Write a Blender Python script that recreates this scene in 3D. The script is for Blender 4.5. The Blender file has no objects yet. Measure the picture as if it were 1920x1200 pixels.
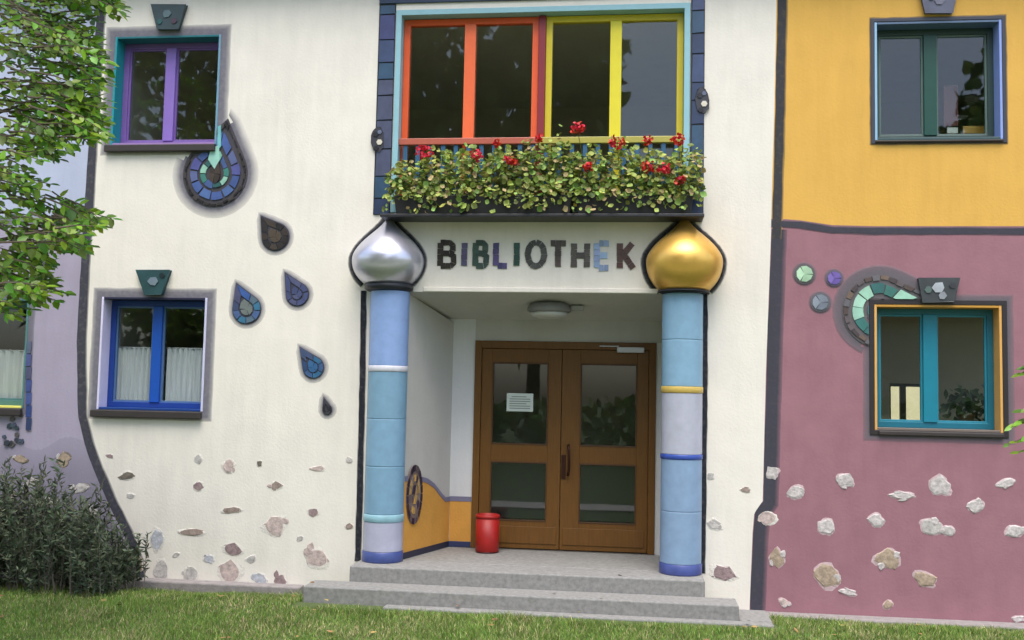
import bpy, math, random
import numpy as np
from mathutils import Vector, Matrix
from mathutils.geometry import tessellate_polygon
random.seed(7); rng = np.random.default_rng(11)
C = bpy.context.scene.collection
scene = bpy.context.scene
rad = math.radians

# ------------------------------------------------------------------ camera
FPX, DIST, EYE = 1900.0, 9.5, 1.83
YAW, PITCH, ROLL = rad(7), rad(4.2), rad(1.2)
fw = Vector((-math.sin(YAW)*math.cos(PITCH), math.cos(YAW)*math.cos(PITCH), math.sin(PITCH)))
r0 = fw.cross(Vector((0, 0, 1))).normalized(); u0 = r0.cross(fw)
CR = math.cos(ROLL)*r0 + math.sin(ROLL)*u0
CU = math.cos(ROLL)*u0 - math.sin(ROLL)*r0
CAM = Vector((0, -DIST, EYE))
cd = bpy.data.cameras.new('camera'); cam = bpy.data.objects.new('camera', cd); C.objects.link(cam)
cam.matrix_world = Matrix(((CR.x, CU.x, -fw.x, CAM.x), (CR.y, CU.y, -fw.y, CAM.y), (CR.z, CU.z, -fw.z, CAM.z), (0, 0, 0, 1)))
cd.sensor_width = 36.0; cd.lens = 36.0*FPX/1920.0; cd.clip_start = 0.1; cd.clip_end = 600
scene.camera = cam

# ------------------------------------------------------------------ overcast daylight
SUN_EL, SUN_ROT = rad(68), rad(176)
world = bpy.data.worlds.new('World'); scene.world = world; world.use_nodes = True
wn = world.node_tree.nodes; wl = world.node_tree.links
bg = wn['Background']; bg.inputs['Strength'].default_value = 0.15
sky = wn.new('ShaderNodeTexSky'); sky.sky_type = 'NISHITA'; sky.sun_disc = False
sky.sun_elevation = SUN_EL; sky.sun_rotation = SUN_ROT
sky.air_density = 1.0; sky.dust_density = 3.0; sky.ozone_density = 1.0
hs = wn.new('ShaderNodeHueSaturation'); hs.inputs['Saturation'].default_value = 0.85
wl.new(sky.outputs[0], hs.inputs['Color']); wl.new(hs.outputs[0], bg.inputs['Color'])
sl = bpy.data.lights.new('sun', 'SUN'); sl.energy = 1.2; sl.angle = rad(40); sl.color = (1.0, 0.96, 0.90)
so = bpy.data.objects.new('sun', sl); C.objects.link(so); so.rotation_euler = (math.pi/2-SUN_EL, 0, rad(4)); so.location = (0, -20, 25)
scene.view_settings.view_transform = 'Standard'; scene.view_settings.look = 'None'
scene.view_settings.gamma = 1; scene.view_settings.exposure = 1.19
scene.view_settings.use_curve_mapping = False
scene.render.engine = 'CYCLES'

# ------------------------------------------------------------------ helpers
def at(u, v, Y=0.0):
    """survey: a sighted point of the photograph carried onto the real plane y = Y (metres)"""
    d = fw + CR*((u-960)/FPX) - CU*((v-600)/FPX)
    return CAM + d*((Y-CAM.y)/d.y)
def xz(u, v, Y=0.0):
    p = at(u, v, Y); return (p.x, p.z)
ORG = {}
def org(o): return ORG.get(o.name, Vector((0, 0, 0))) if o is not None else Vector((0, 0, 0))
def thing(name, label, cat, loc=(0, 0, 0), group=None):
    o = bpy.data.objects.new(name, None); C.objects.link(o); o.location = loc; o.empty_display_size = .1
    ORG[o.name] = Vector(loc); o['label'] = label; o['category'] = cat
    if group: o['group'] = group
    return o
def link(name, me, m, parent=None, smooth=False, kind=None, label=None):
    if m is not None and not me.materials: me.materials.append(m)
    o = bpy.data.objects.new(name, me); C.objects.link(o)
    if parent is not None: o.parent = parent; ORG[o.name] = org(parent)
    if smooth: me.polygons.foreach_set('use_smooth', [True]*len(me.polygons))
    if kind: o['kind'] = kind
    if label: o['label'] = label
    return o
def obj(name, V, F, m, parent=None, smooth=False, kind=None, bev=0, label=None):
    g = org(parent); me = bpy.data.meshes.new(name)
    me.from_pydata([(v[0]-g.x, v[1]-g.y, v[2]-g.z) for v in V], [], F); me.validate()
    o = link(name, me, m, parent, smooth, kind, label)
    if bev:
        b = o.modifiers.new('bevel', 'BEVEL'); b.width = bev; b.segments = 2; b.limit_method = 'ANGLE'
    return o
def boxvf(x0, x1, y0, y1, z0, z1, n=0):
    V = [(x0,y0,z0),(x1,y0,z0),(x1,y1,z0),(x0,y1,z0),(x0,y0,z1),(x1,y0,z1),(x1,y1,z1),(x0,y1,z1)]
    F = [(0,3,2,1),(4,5,6,7),(0,1,5,4),(1,2,6,5),(2,3,7,6),(3,0,4,7)]
    return V, [tuple(i+n for i in f) for f in F]
def box(name, x0, x1, y0, y1, z0, z1, m, parent=None, bev=0.004, **k):
    V, F = boxvf(x0, x1, y0, y1, z0, z1); return obj(name, V, F, m, parent, bev=bev, **k)
def boxes(name, L, m, parent=None, bev=0.004, **k):
    V, F = [], []
    for b in L:
        v, f = boxvf(*b, n=len(V)); V += v; F += f
    return obj(name, V, F, m, parent, bev=bev, **k)
def ring(name, x0, x1, z0, z1, w, y0, y1, m, parent=None, bev=0.004, **k):
    """a mitred rectangular frame"""
    V, F = [], []
    for y in (y0, y1):
        V += [(x0,y,z0),(x1,y,z0),(x1,y,z1),(x0,y,z1),(x0+w,y,z0+w),(x1-w,y,z0+w),(x1-w,y,z1-w),(x0+w,y,z1-w)]
    for i in range(4):
        j = (i+1) % 4
        F += [(i,j,j+4,i+4), (i+8,i+12,j+12,j+8), (i,i+8,j+8,j), (i+4,j+4,j+12,i+12)]
    return obj(name, V, F, m, parent, bev=bev, **k)
def slabvf(loops, y0, y1):
    """polygon with holes in the wall plane, given thickness from y0 (front) to y1"""
    tris = tessellate_polygon([[Vector((p[0], p[1], 0)) for p in L] for L in loops])
    flat = [p for L in loops for p in L]; n = len(flat)
    V = [(p[0], y0, p[1]) for p in flat] + [(p[0], y1, p[1]) for p in flat]
    F = []
    for t in tris:
        a, b, c = [flat[i] for i in t]
        s = (b[0]-a[0])*(c[1]-a[1]) - (b[1]-a[1])*(c[0]-a[0])
        t = tuple(t) if s > 0 else (t[0], t[2], t[1])
        F += [t, (t[0]+n, t[2]+n, t[1]+n)]
    k = 0
    for L in loops:
        for i in range(len(L)):
            a, b = k+i, k+(i+1) % len(L); F.append((a, b, b+n, a+n))
        k += len(L)
    return V, F
def slab(name, loops, y0, y1, m, parent=None, **k):
    V, F = slabvf(loops, y0, y1); return obj(name, V, F, m, parent, **k)
def rectloop(r): return [(r[0], r[2]), (r[1], r[2]), (r[1], r[3]), (r[0], r[3])]
def lathe(name, prof, cx, cy, m, parent=None, n=40, smooth=True, **k):
    V, F = [], []
    for r, z in prof:
        for i in range(n):
            a = 2*math.pi*i/n; V.append((cx+r*math.cos(a), cy+r*math.sin(a), z))
    for j in range(len(prof)-1):
        for i in range(n):
            a, b = j*n+i, j*n+(i+1) % n; F.append((a, b, b+n, a+n))
    F.append(tuple(range(n-1, -1, -1))); F.append(tuple(range((len(prof)-1)*n, len(prof)*n)))
    return obj(name, V, F, m, parent, smooth, **k)
def tubevf(P, R, n=6, base=0):
    V, F = [], []; P = [Vector(p) for p in P]
    for i, p in enumerate(P):
        d = (P[min(i+1, len(P)-1)]-P[max(i-1, 0)]).normalized()
        a = d.cross(Vector((0.31, 0.87, 0.38))).normalized(); b = d.cross(a)
        for k in range(n):
            t = 2*math.pi*k/n; q = p + (a*math.cos(t)+b*math.sin(t))*R[i]; V.append(tuple(q))
    for i in range(len(P)-1):
        for k in range(n):
            a0, b0 = base+i*n+k, base+i*n+(k+1) % n; F.append((a0, b0, b0+n, a0+n))
    F.append(tuple(base+k for k in range(n-1, -1, -1))); F.append(tuple(base+(len(P)-1)*n+k for k in range(n)))
    return V, F
def tube(name, P, R, m, parent=None, n=8, **k):
    V, F = tubevf(P, R, n); return obj(name, V, F, m, parent, True, **k)
def bigmesh(name, V, F, m, parent=None, kind=None, smooth=False):
    """V (n,3) float array, F (k,3|4) int array of equal-sized faces"""
    g = org(parent); V = np.asarray(V, dtype=np.float32) - np.array(g, dtype=np.float32); F = np.asarray(F, dtype=np.int32)
    me = bpy.data.meshes.new(name); k = F.shape[1]
    me.vertices.add(len(V)); me.vertices.foreach_set('co', V.ravel())
    me.loops.add(F.size); me.loops.foreach_set('vertex_index', F.ravel())
    me.polygons.add(len(F)); me.polygons.foreach_set('loop_start', np.arange(0, F.size, k, dtype=np.int32))
    try: me.polygons.foreach_set('loop_total', np.full(len(F), k, dtype=np.int32))
    except Exception: pass
    me.update(calc_edges=True); me.validate()
    return link(name, me, m, parent, smooth, kind)

# ------------------------------------------------------------------ materials
def S(r, g, b):
    f = lambda c: (c/255/12.92) if c/255 <= .04045 else ((c/255+.055)/1.055)**2.4
    return (f(r), f(g), f(b))
MATS = {}
def N(nt, t, **kw):
    n = nt.nodes.new(t)
    for k, v in kw.items(): setattr(n, k, v)
    return n
def M(name, col, rough=.6, var=.08, vs=5.0, bump=.0, bs=60.0, metal=0.0, island=0.0, spec=.5, stretch=(1,1,1), fade=None, coat=0.0, trans=0.0, hue=0.0, bdist=.01, streak=0.0):
    m = bpy.data.materials.new(name); m.use_nodes = True; nt = m.node_tree; L = nt.links.new
    b = nt.nodes['Principled BSDF']
    b.inputs['Roughness'].default_value = rough; b.inputs['Metallic'].default_value = metal
    b.inputs['Specular IOR Level'].default_value = spec; b.inputs['Coat Weight'].default_value = coat
    tc = N(nt, 'ShaderNodeTexCoord'); mp = N(nt, 'ShaderNodeMapping'); mp.inputs['Scale'].default_value = stretch
    L(tc.outputs['Object'], mp.inputs['Vector'])
    nz = N(nt, 'ShaderNodeTexNoise'); nz.inputs['Scale'].default_value = vs; nz.inputs['Detail'].default_value = 6; nz.inputs['Roughness'].default_value = .62
    L(mp.outputs[0], nz.inputs['Vector'])
    mr = N(nt, 'ShaderNodeMapRange'); mr.inputs['From Min'].default_value = .25; mr.inputs['From Max'].default_value = .75
    mr.inputs['To Min'].default_value = 1-var; mr.inputs['To Max'].default_value = 1+var
    L(nz.outputs['Fac'], mr.inputs['Value'])
    rgb = N(nt, 'ShaderNodeRGB'); rgb.outputs[0].default_value = (*col, 1); colout = rgb.outputs[0]
    if fade is not None:
        at_ = N(nt, 'ShaderNodeAttribute'); at_.attribute_name = 'paint'
        n2 = N(nt, 'ShaderNodeTexNoise'); n2.inputs['Scale'].default_value = 22; n2.inputs['Detail'].default_value = 4
        L(tc.outputs['Object'], n2.inputs['Vector'])
        ad = N(nt, 'ShaderNodeMath', operation='MULTIPLY_ADD'); L(n2.outputs['Fac'], ad.inputs[0]); ad.inputs[1].default_value = .24; ad.inputs[2].default_value = .88
        mu = N(nt, 'ShaderNodeMath', operation='MULTIPLY', use_clamp=True); L(at_.outputs['Fac'], mu.inputs[0]); L(ad.outputs[0], mu.inputs[1])
        mx = N(nt, 'ShaderNodeMix', data_type='RGBA'); L(mu.outputs[0], mx.inputs[0]); L(colout, mx.inputs[6]); mx.inputs[7].default_value = (*fade, 1)
        colout = mx.outputs[2]
    hv = N(nt, 'ShaderNodeHueSaturation'); L(colout, hv.inputs['Color']); val = mr.outputs[0]
    if streak:
        m2 = N(nt, 'ShaderNodeMapping'); m2.inputs['Scale'].default_value = (5.5, 5.5, .55); L(tc.outputs['Object'], m2.inputs['Vector'])
        n3 = N(nt, 'ShaderNodeTexNoise'); n3.inputs['Scale'].default_value = 1.6; n3.inputs['Detail'].default_value = 7; n3.inputs['Roughness'].default_value = .7; L(m2.outputs[0], n3.inputs['Vector'])
        n4 = N(nt, 'ShaderNodeTexNoise'); n4.inputs['Scale'].default_value = .9; n4.inputs['Detail'].default_value = 5; L(tc.outputs['Object'], n4.inputs['Vector'])
        s1 = N(nt, 'ShaderNodeMath', operation='MULTIPLY'); L(n3.outputs['Fac'], s1.inputs[0]); L(n4.outputs['Fac'], s1.inputs[1])
        s2 = N(nt, 'ShaderNodeMapRange'); s2.inputs['From Min'].default_value = .2; s2.inputs['From Max'].default_value = .4; s2.inputs['To Min'].default_value = 1.0; s2.inputs['To Max'].default_value = 1-streak; L(s1.outputs[0], s2.inputs['Value'])
        s3 = N(nt, 'ShaderNodeMath', operation='MULTIPLY'); L(val, s3.inputs[0]); L(s2.outputs[0], s3.inputs[1]); val = s3.outputs[0]
    if island:
        ge = N(nt, 'ShaderNodeNewGeometry')
        ma = N(nt, 'ShaderNodeMapRange'); ma.inputs['To Min'].default_value = 1-island; ma.inputs['To Max'].default_value = 1+island
        L(ge.outputs['Random Per Island'], ma.inputs['Value'])
        mm = N(nt, 'ShaderNodeMath', operation='MULTIPLY'); L(val, mm.inputs[0]); L(ma.outputs[0], mm.inputs[1]); val = mm.outputs[0]
        if hue:
            wn_ = N(nt, 'ShaderNodeTexWhiteNoise', noise_dimensions='1D'); L(ge.outputs['Random Per Island'], wn_.inputs['W'])
            mh = N(nt, 'ShaderNodeMapRange'); mh.inputs['To Min'].default_value = .5-hue; mh.inputs['To Max'].default_value = .5+hue
            L(wn_.outputs['Value'], mh.inputs['Value']); L(mh.outputs[0], hv.inputs['Hue'])
    L(val, hv.inputs['Value']); L(hv.outputs[0], b.inputs['Base Color'])
    if bump:
        nb = N(nt, 'ShaderNodeTexNoise'); nb.inputs['Scale'].default_value = bs; nb.inputs['Detail'].default_value = 5
        L(mp.outputs[0], nb.inputs['Vector']); bp = N(nt, 'ShaderNodeBump'); bp.inputs['Strength'].default_value = bump; bp.inputs['Distance'].default_value = bdist
        L(nb.outputs['Fac'], bp.inputs['Height']); L(bp.outputs[0], b.inputs['Normal'])
    if trans:
        tr = N(nt, 'ShaderNodeBsdfTranslucent'); L(hv.outputs[0], tr.inputs['Color'])
        ms = N(nt, 'ShaderNodeMixShader'); ms.inputs[0].default_value = trans
        L(b.outputs[0], ms.inputs[1]); L(tr.outputs[0], ms.inputs[2]); L(ms.outputs[0], nt.nodes['Material Output'].inputs['Surface'])
    MATS[name] = m; return m
WHITE, YEL, MAU, LIL, PBL = S(230,224,213), S(219,172,86), S(152,110,119), S(165,157,176), S(180,187,210)
GREY, DARK = S(112,110,120), S(66,66,75)
P = dict(var=.05, vs=3.0, bump=.15, bs=38.0, rough=.88, spec=.25, bdist=.012, streak=.085)
m_white = M('white_plaster', WHITE, **P); m_yel = M('yellow_plaster', YEL, **P); m_mau = M('mauve_plaster', MAU, **{**P, 'var': .09, 'vs': 4})
m_lil = M('lilac_plaster', LIL, **P); m_pbl = M('pale_blue_plaster', PBL, **P)
h_white = M('grey_paint_on_white', WHITE, fade=GREY, **P); h_mau = M('grey_paint_on_mauve', MAU, fade=S(104,98,104), **P)
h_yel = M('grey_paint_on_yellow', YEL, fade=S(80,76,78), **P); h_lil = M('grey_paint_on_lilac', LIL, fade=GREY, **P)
b_white = M('dark_line_on_white', WHITE, fade=DARK, **P); b_mau = M('dark_line_on_mauve', MAU, fade=DARK, **P); b_yel = M('dark_line_on_yellow', YEL, fade=S(62,62,66), **P); b_pbl = M('grey_line_on_pale_blue', PBL, fade=S(120,118,130), **P)
d_white = M('black_line_on_white', WHITE, fade=S(40,42,50), **P)
m_porch = M('porch_shaded_plaster', S(190,188,182), **P); m_jamb = M('porch_pale_plaster', S(214,214,214), **P)  # porch plaster greyed to deepen the recess shade; jamb copy kept paler
m_glass = bpy.data.materials.new('window_glass'); m_glass.use_nodes = True
nt = m_glass.node_tree; nt.nodes.remove(nt.nodes['Principled BSDF'])
gl = N(nt, 'ShaderNodeBsdfGlossy'); gl.inputs['Roughness'].default_value = .015; gl.inputs['Color'].default_value = (.92, .95, 1, 1)
tp = N(nt, 'ShaderNodeBsdfTransparent'); tp.inputs['Color'].default_value = (.88, .91, .89, 1)
ge = N(nt, 'ShaderNodeNewGeometry'); dt = N(nt, 'ShaderNodeVectorMath', operation='DOT_PRODUCT'); nt.links.new(ge.outputs['Incoming'], dt.inputs[0]); nt.links.new(ge.outputs['Normal'], dt.inputs[1])
ab = N(nt, 'ShaderNodeMath', operation='ABSOLUTE'); nt.links.new(dt.outputs['Value'], ab.inputs[0])
om = N(nt, 'ShaderNodeMath', operation='SUBTRACT', use_clamp=True); om.inputs[0].default_value = 1; nt.links.new(ab.outputs[0], om.inputs[1])
p5 = N(nt, 'ShaderNodeMath', operation='POWER'); nt.links.new(om.outputs[0], p5.inputs[0]); p5.inputs[1].default_value = 5
fr = N(nt, 'ShaderNodeMath', operation='MULTIPLY_ADD'); nt.links.new(p5.outputs[0], fr.inputs[0]); fr.inputs[1].default_value = .95; fr.inputs[2].default_value = .038
nb = N(nt, 'ShaderNodeTexNoise'); nb.inputs['Scale'].default_value = 2.2; tc = N(nt, 'ShaderNodeTexCoord'); nt.links.new(tc.outputs['Object'], nb.inputs['Vector'])
bp = N(nt, 'ShaderNodeBump'); bp.inputs['Strength'].default_value = .012; bp.inputs['Distance'].default_value = .02; nt.links.new(nb.outputs['Fac'], bp.inputs['Height']); nt.links.new(bp.outputs[0], gl.inputs['Normal'])
ms = N(nt, 'ShaderNodeMixShader'); nt.links.new(fr.outputs[0], ms.inputs[0]); nt.links.new(tp.outputs[0], ms.inputs[1]); nt.links.new(gl.outputs[0], ms.inputs[2]); nt.links.new(ms.outputs[0], nt.nodes['Material Output'].inputs['Surface'])
_pc = {}
def paint(r, g, b, rough=.42, var=.06):
    k = (r, g, b, rough)
    if k not in _pc: _pc[k] = M('paint_%d_%d_%d' % (r, g, b), S(r, g, b), rough=rough, var=var, vs=9, bump=.08, bs=90, bdist=.003)
    return _pc[k]
def glaze(r, g, b, var=.16):
    k = ('t', r, g, b)
    if k not in _pc: _pc[k] = M('glaze_%d_%d_%d' % (r, g, b), S(r, g, b), rough=.4, var=var*1.4, vs=9, bump=.15, bs=30, bdist=.004, spec=.5)
    return _pc[k]
m_inside = M('dim_room_plaster', S(206,200,184), rough=.9, var=.05); m_floorin = M('room_floor', S(96,80,64), rough=.6)
m_roof = M('roof_tiles', S(120,66,50), rough=.8, var=.2, vs=12, bump=.5, bs=20)
m_eave = M('eave_boards', S(120,110,98), rough=.8, var=.1)
m_wood = M('varnished_wood', S(106,70,22), rough=.5, var=.22, vs=7, stretch=(9, 9, .7), bump=.1, bs=30, spec=.4)
m_granite = M('grey_granite', S(132,131,128), rough=.85, var=.3, vs=26, bump=.3, bs=90, bdist=.004)
m_black = M('black_planter', S(30,29,31), rough=.55, var=.15); m_sill = M('dark_sill', S(52,46,44), rough=.6, var=.12)
m_concrete = M('weathered_concrete', S(140,134,132), rough=.9, var=.2, vs=14, bump=.6, bs=40)

# ------------------------------------------------------------------ ground
GZ = -.07
def gz(y): return np.interp(y, [-.75, -.22], [-.012, -.10])
obj('lawn', [(x_, y_, float(gz(y_))-.012) for y_ in (-250, -.75, -.22, 250) for x_ in (-250, 250)], [(0,1,3,2),(2,3,5,4),(4,5,7,6)],
    M('lawn_soil', S(78,92,48), rough=.95, var=.3, vs=6, bump=.5, bs=30), kind='structure')
box('path', -40, 40, -6.0, -5.1, -.06, .002, M('pale_gravel_path', S(186,180,170), rough=.9, var=.12, vs=40, bump=.4), kind='structure')
boxes('edging', [(-5.2,-3.1,-.16,.0,GZ-.1,GZ+.055), (.95,6.5,-.20,.0,GZ-.1,GZ+.005)], m_concrete, kind='structure', bev=.015)

# ------------------------------------------------------------------ houses: outlines of the three fronts (metres, from surveyed points)
ZT, ZB = 5.98, GZ-.1
def pts(L): return [xz(*p) for p in L]
LB = pts([(196,-60),(186,60),(172,300),(160,480),(152,640),(154,780),(166,830),(184,880),(212,945),(240,1000),(258,1050)])
RB = pts([(1405,1150),(1411,1000),(1414,964),(1430,942),(1436,700),(1446,430),(1452,200),(1457,-60)])
LB = [(LB[0][0], ZT)] + LB + [(LB[-1][0]+.06, ZB)]
RB = [(RB[0][0], ZB)] + RB + [(RB[-1][0], ZT)]
UL = (-5.285,-4.165,4.25,5.37); LL = (-5.29,-4.19,1.60,2.715); UR = (2.16,3.28,4.23,5.34); LR = (2.145,3.245,1.58,2.715)
BAL = (-2.375,.48,3.56,5.575)
RX0, RX1, RZ = -2.19, .60, 2.795          # entrance recess
X0 = at(50, 660).x; LE = (-7.3, X0, at(20,765).z, at(20,560).z)
lib = thing('library_building', 'white plastered library front with blue columns and onion domes at the entrance', 'building', (-2, 0, 0))
yho = thing('house', 'house front painted yellow above and dusty mauve below', 'house', (4, 0, 0))
lho = thing('house', 'lilac and pale blue house front behind the leafy tree and dark shrub', 'house', (-7, 0, 0))
outer = LB + [(RX0, ZB), (RX0, RZ), (RX1, RZ), (RX1, ZB)] + RB
slab('wall', [outer] + [rectloop(r)[::-1] for r in (UL, LL, BAL)], 0, .3, m_white, lib)
BY = pts([(1452,410),(1475,411),(1500,413),(1560,422),(1640,424),(1920,424)]); BY[0] = (RB[6][0], BY[0][1]); BY.append((6.5, BY[-1][1]))
slab('wall', [BY + [(6.5, ZT)] + [RB[8+0]] + [RB[7]] if False else BY + [(6.5, ZT), RB[9-0] if len(RB) > 9 else RB[-1], RB[8], RB[7]], rectloop(UR)[::-1]], 0, .3, m_yel, yho, label='yellow upper wall')
slab('wall', [[(6.5, ZB)] + BY[::-1] + RB[6:0:-1] + [RB[0]], rectloop(LR)[::-1]], 0, .3, m_mau, yho, label='mauve lower wall with exposed stones')
zs = at(80, 413).z; k = 3
xs = LB[3][0] + (LB[4][0]-LB[3][0])*((LB[3][1]-zs)/(LB[3][1]-LB[4][1]))
slab('wall', [[(-9, zs), (xs, zs), LB[3], LB[2], LB[1], LB[0], (-9, ZT)]], 0, .3, m_pbl, lho, label='pale blue upper wall')
slab('wall', [[(-9, ZB)] + LB[:3:-1] + [(xs, zs), (-9, zs)], rectloop(LE)[::-1]], 0, .3, m_lil, lho, label='lilac lower wall')
# shells behind the fronts: floors, side and back walls, roof
for root, xa, xb in ((lib, -5.45, 1.42), (yho, 1.6, 6.5), (lho, -9, -5.65)):
    if root is yho:
        RW = (at(1668,720,4).x, at(1750,720,4).x, at(1700,794,4).z, at(1700,719,4).z)
        slab('rear_wall', [[(xa, ZB), (xb, ZB), (xb, ZT), (xa, ZT)], rectloop(RW)[::-1]], 4.0, 4.3, m_inside, root)
        rwf = ring('window', *RW, .04, 4.1, 4.16, M('rear_frame', S(70,66,58), rough=.6), root)
        box('mullion', at(1692,750,4).x, at(1703,750,4).x, 4.1, 4.16, RW[2]+.04, RW[3]-.04, MATS['rear_frame'], rwf)
    boxes('rear_wall', ([] if root is yho else [(xa, xb, 4.0, 4.3, ZB, ZT)])+[(xa, xa+.12, .302, 4.0, ZB, ZT), (xb-.12, xb, .302, 4.0, ZB, ZT if root is not yho else .4)]+([(xb-.12, xb, .302, 4.0, 2.95, ZT), (xb-.12, xb, .302, .5, .4, 2.95), (xb-.12, xb, 3.9, 4.0, .4, 2.95)] if root is yho else []), m_inside, root, bev=0)  # yellow house side wall: opening added to let sky light into the room
    boxes('floor', [(xa+.13, xb-.13, .97 if root is lib else .303, 3.99, ZB, .2)], m_floorin, root, bev=0)
    boxes('ceiling', [(xa+.13, xb-.13, .303, 3.99, 3.05, 3.35), (xa+.13, xb-.13, .303, 3.99, ZT-.25, ZT-.02)], m_inside, root, bev=0)
    a, b = (xa-.05 if root is lib else xa), (xb+.05 if root is lib else xb)
    if root is lho: b = -5.51
    if root is yho: a = 1.48
    V = [(a,-.24,ZT),(b,-.24,ZT),(b,4.9,ZT),(a,4.9,ZT),(a,-.24,ZT+.1),(b,-.24,ZT+.1),(b,4.9,ZT+.1),(a,4.9,ZT+.1),(a,2.2,ZT+1.9),(b,2.2,ZT+1.9)]
    obj('roof', V, [(0,3,2,1),(0,1,5,4),(2,3,7,6),(4,5,9,8),(6,7,8,9),(0,4,8,7,3),(1,2,6,9,5)], m_roof, root)

# ------------------------------------------------------------------ painted lines and soft painted halos
def stripmesh(name, rows, fades, closed, m, parent, y, skip=None):
    """rows: parallel polylines in the wall plane; fades: how much paint each row carries"""
    V, F, A = [], [], []
    n = len(rows[0])
    for r, f in zip(rows, fades):
        V += [(p[0], y if f > 0 else .0015, p[1]) for p in r]; A += [f]*n
    for j in range(len(rows)-1):
        for i in range(n if closed else n-1):
            a, b = j*n+i, j*n+(i+1) % n
            q = (a, b, b+n, a+n)
            if skip and any(skip(V[t][0], V[t][2]) for t in q): continue
            (x0, _, z0), (x1, _, z1), (x2, _, z2) = V[q[0]], V[q[1]], V[q[2]]
            if (x1-x0)*(z2-z0)-(z1-z0)*(x2-x0) < 0: q = q[::-1]
            F.append(q)
    g = org(parent); me = bpy.data.meshes.new(name)
    me.from_pydata([(v[0]-g.x, v[1]-g.y, v[2]-g.z) for v in V], [], F)
    a = me.attributes.new('paint', 'FLOAT', 'POINT'); a.data.foreach_set('value', A)
    return link(name, me, m, parent)
def resample(L, step=.06, closed=False):
    L = [Vector((p[0], p[1])) for p in L]; out = []
    for i in range(len(L) if closed else len(L)-1):
        a, b = L[i], L[(i+1) % len(L)]; n = max(1, round((b-a).length/step))
        out += [a+(b-a)*(k/n) for k in range(n)]
    if not closed: out.append(L[-1])
    return out
def offs(L, d, closed=False, jit=0.0, seed=0):
    rr = random.Random(seed); n = len(L); out = []
    for i in range(n):
        a = L[(i-1) % n] if (closed or i) else L[i]; b = L[(i+1) % n] if (closed or i < n-1) else L[i]
        t = (b-a); t = t.normalized() if t.length else Vector((1, 0))
        nr = Vector((t.y, -t.x)); out.append(L[i]+nr*(d+rr.uniform(-jit, jit)))
    return [(p.x, p.y) for p in out]
def line(name, L, w, soft, m, parent, y=-.0022, jit=.004, step=.13, seed=1):
    L = resample(L, step); s0, s1 = soft if isinstance(soft, tuple) else (soft, soft)
    rows = [offs(L, d, False, jit, seed+i) for i, d in enumerate((-w/2-s0, -w/2, w/2, w/2+s1))]
    return stripmesh(name, rows, (0, 1, 1, 0), False, m, parent, y)
def halo_ring(name, L, d, fades, m, parent, y=-.002, jit=.003, skip=None, seed=3):
    """closed outline L (anticlockwise) and outward offsets d"""
    rows = [offs(L, q, True, jit if i else 0, seed+i) for i, q in enumerate(d)]
    return stripmesh(name, rows, fades, True, m, parent, y, skip)
def mitre_rect(r, d):
    return [(r[0]-d, r[2]-d), (r[1]+d, r[2]-d), (r[1]+d, r[3]+d), (r[0]-d, r[3]+d)]
def rect_halo(name, r, d, fades, m, parent, y=-.0015):
    rows = []
    for i, q in enumerate(d):
        L = [Vector(p) for p in mitre_rect(r, q)]; row = []
        for a in range(4):
            for kk in range(12):
                p = L[a]+(L[(a+1) % 4]-L[a])*(kk/12); j = .004 if i else 0
                row.append((p.x+random.uniform(-j, j), p.y+random.uniform(-j, j)))
        rows.append(row)
    return stripmesh(name, rows, fades, True, m, parent, y)
line('painted_line', LB[:-1]+[(LB[-1][0], ZB)], .085, (.03, .001), b_white, lib)
line('painted_line', [(p[0]+.056, p[1]) for p in RB[:7]], .10, (.004, .065), b_mau, yho)
line('painted_line', [(p[0]+.048, p[1]) for p in [(RB[6][0]-.001, RB[6][1]-.09)]+RB[6:]], .075, (.004, .03), b_yel, yho, y=-.0036)
line('painted_line', [(p[0], p[1]-.045) for p in BY], .05, .025, b_mau, yho, y=-.0030)
line('painted_line', [(-9, zs-.01), (xs-.05, zs-.01)], .06, .03, b_pbl, lho)

def fitrow(L, n):
    L = [Vector(p) for p in pts(L)]; d = [0]
    for a, b in zip(L, L[1:]): d.append(d[-1]+(b-a).length)
    return [(float(np.interp(t, d, [p.x for p in L])), float(np.interp(t, d, [p.y for p in L]))) for t in np.linspace(0, d[-1], n)]
stripmesh('painted_wash', [fitrow(L, 24) for L in ([(-60,1098),(120,1098),(252,1098)], [(-60,960),(90,945),(206,952)], [(-60,880),(20,862),(70,878),(120,850),(176,872)], [(-60,815),(20,790),(80,806),(130,770),(157,778)])], (.75, .7, .4, 0), False, h_lil, lho, -.0012)
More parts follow.
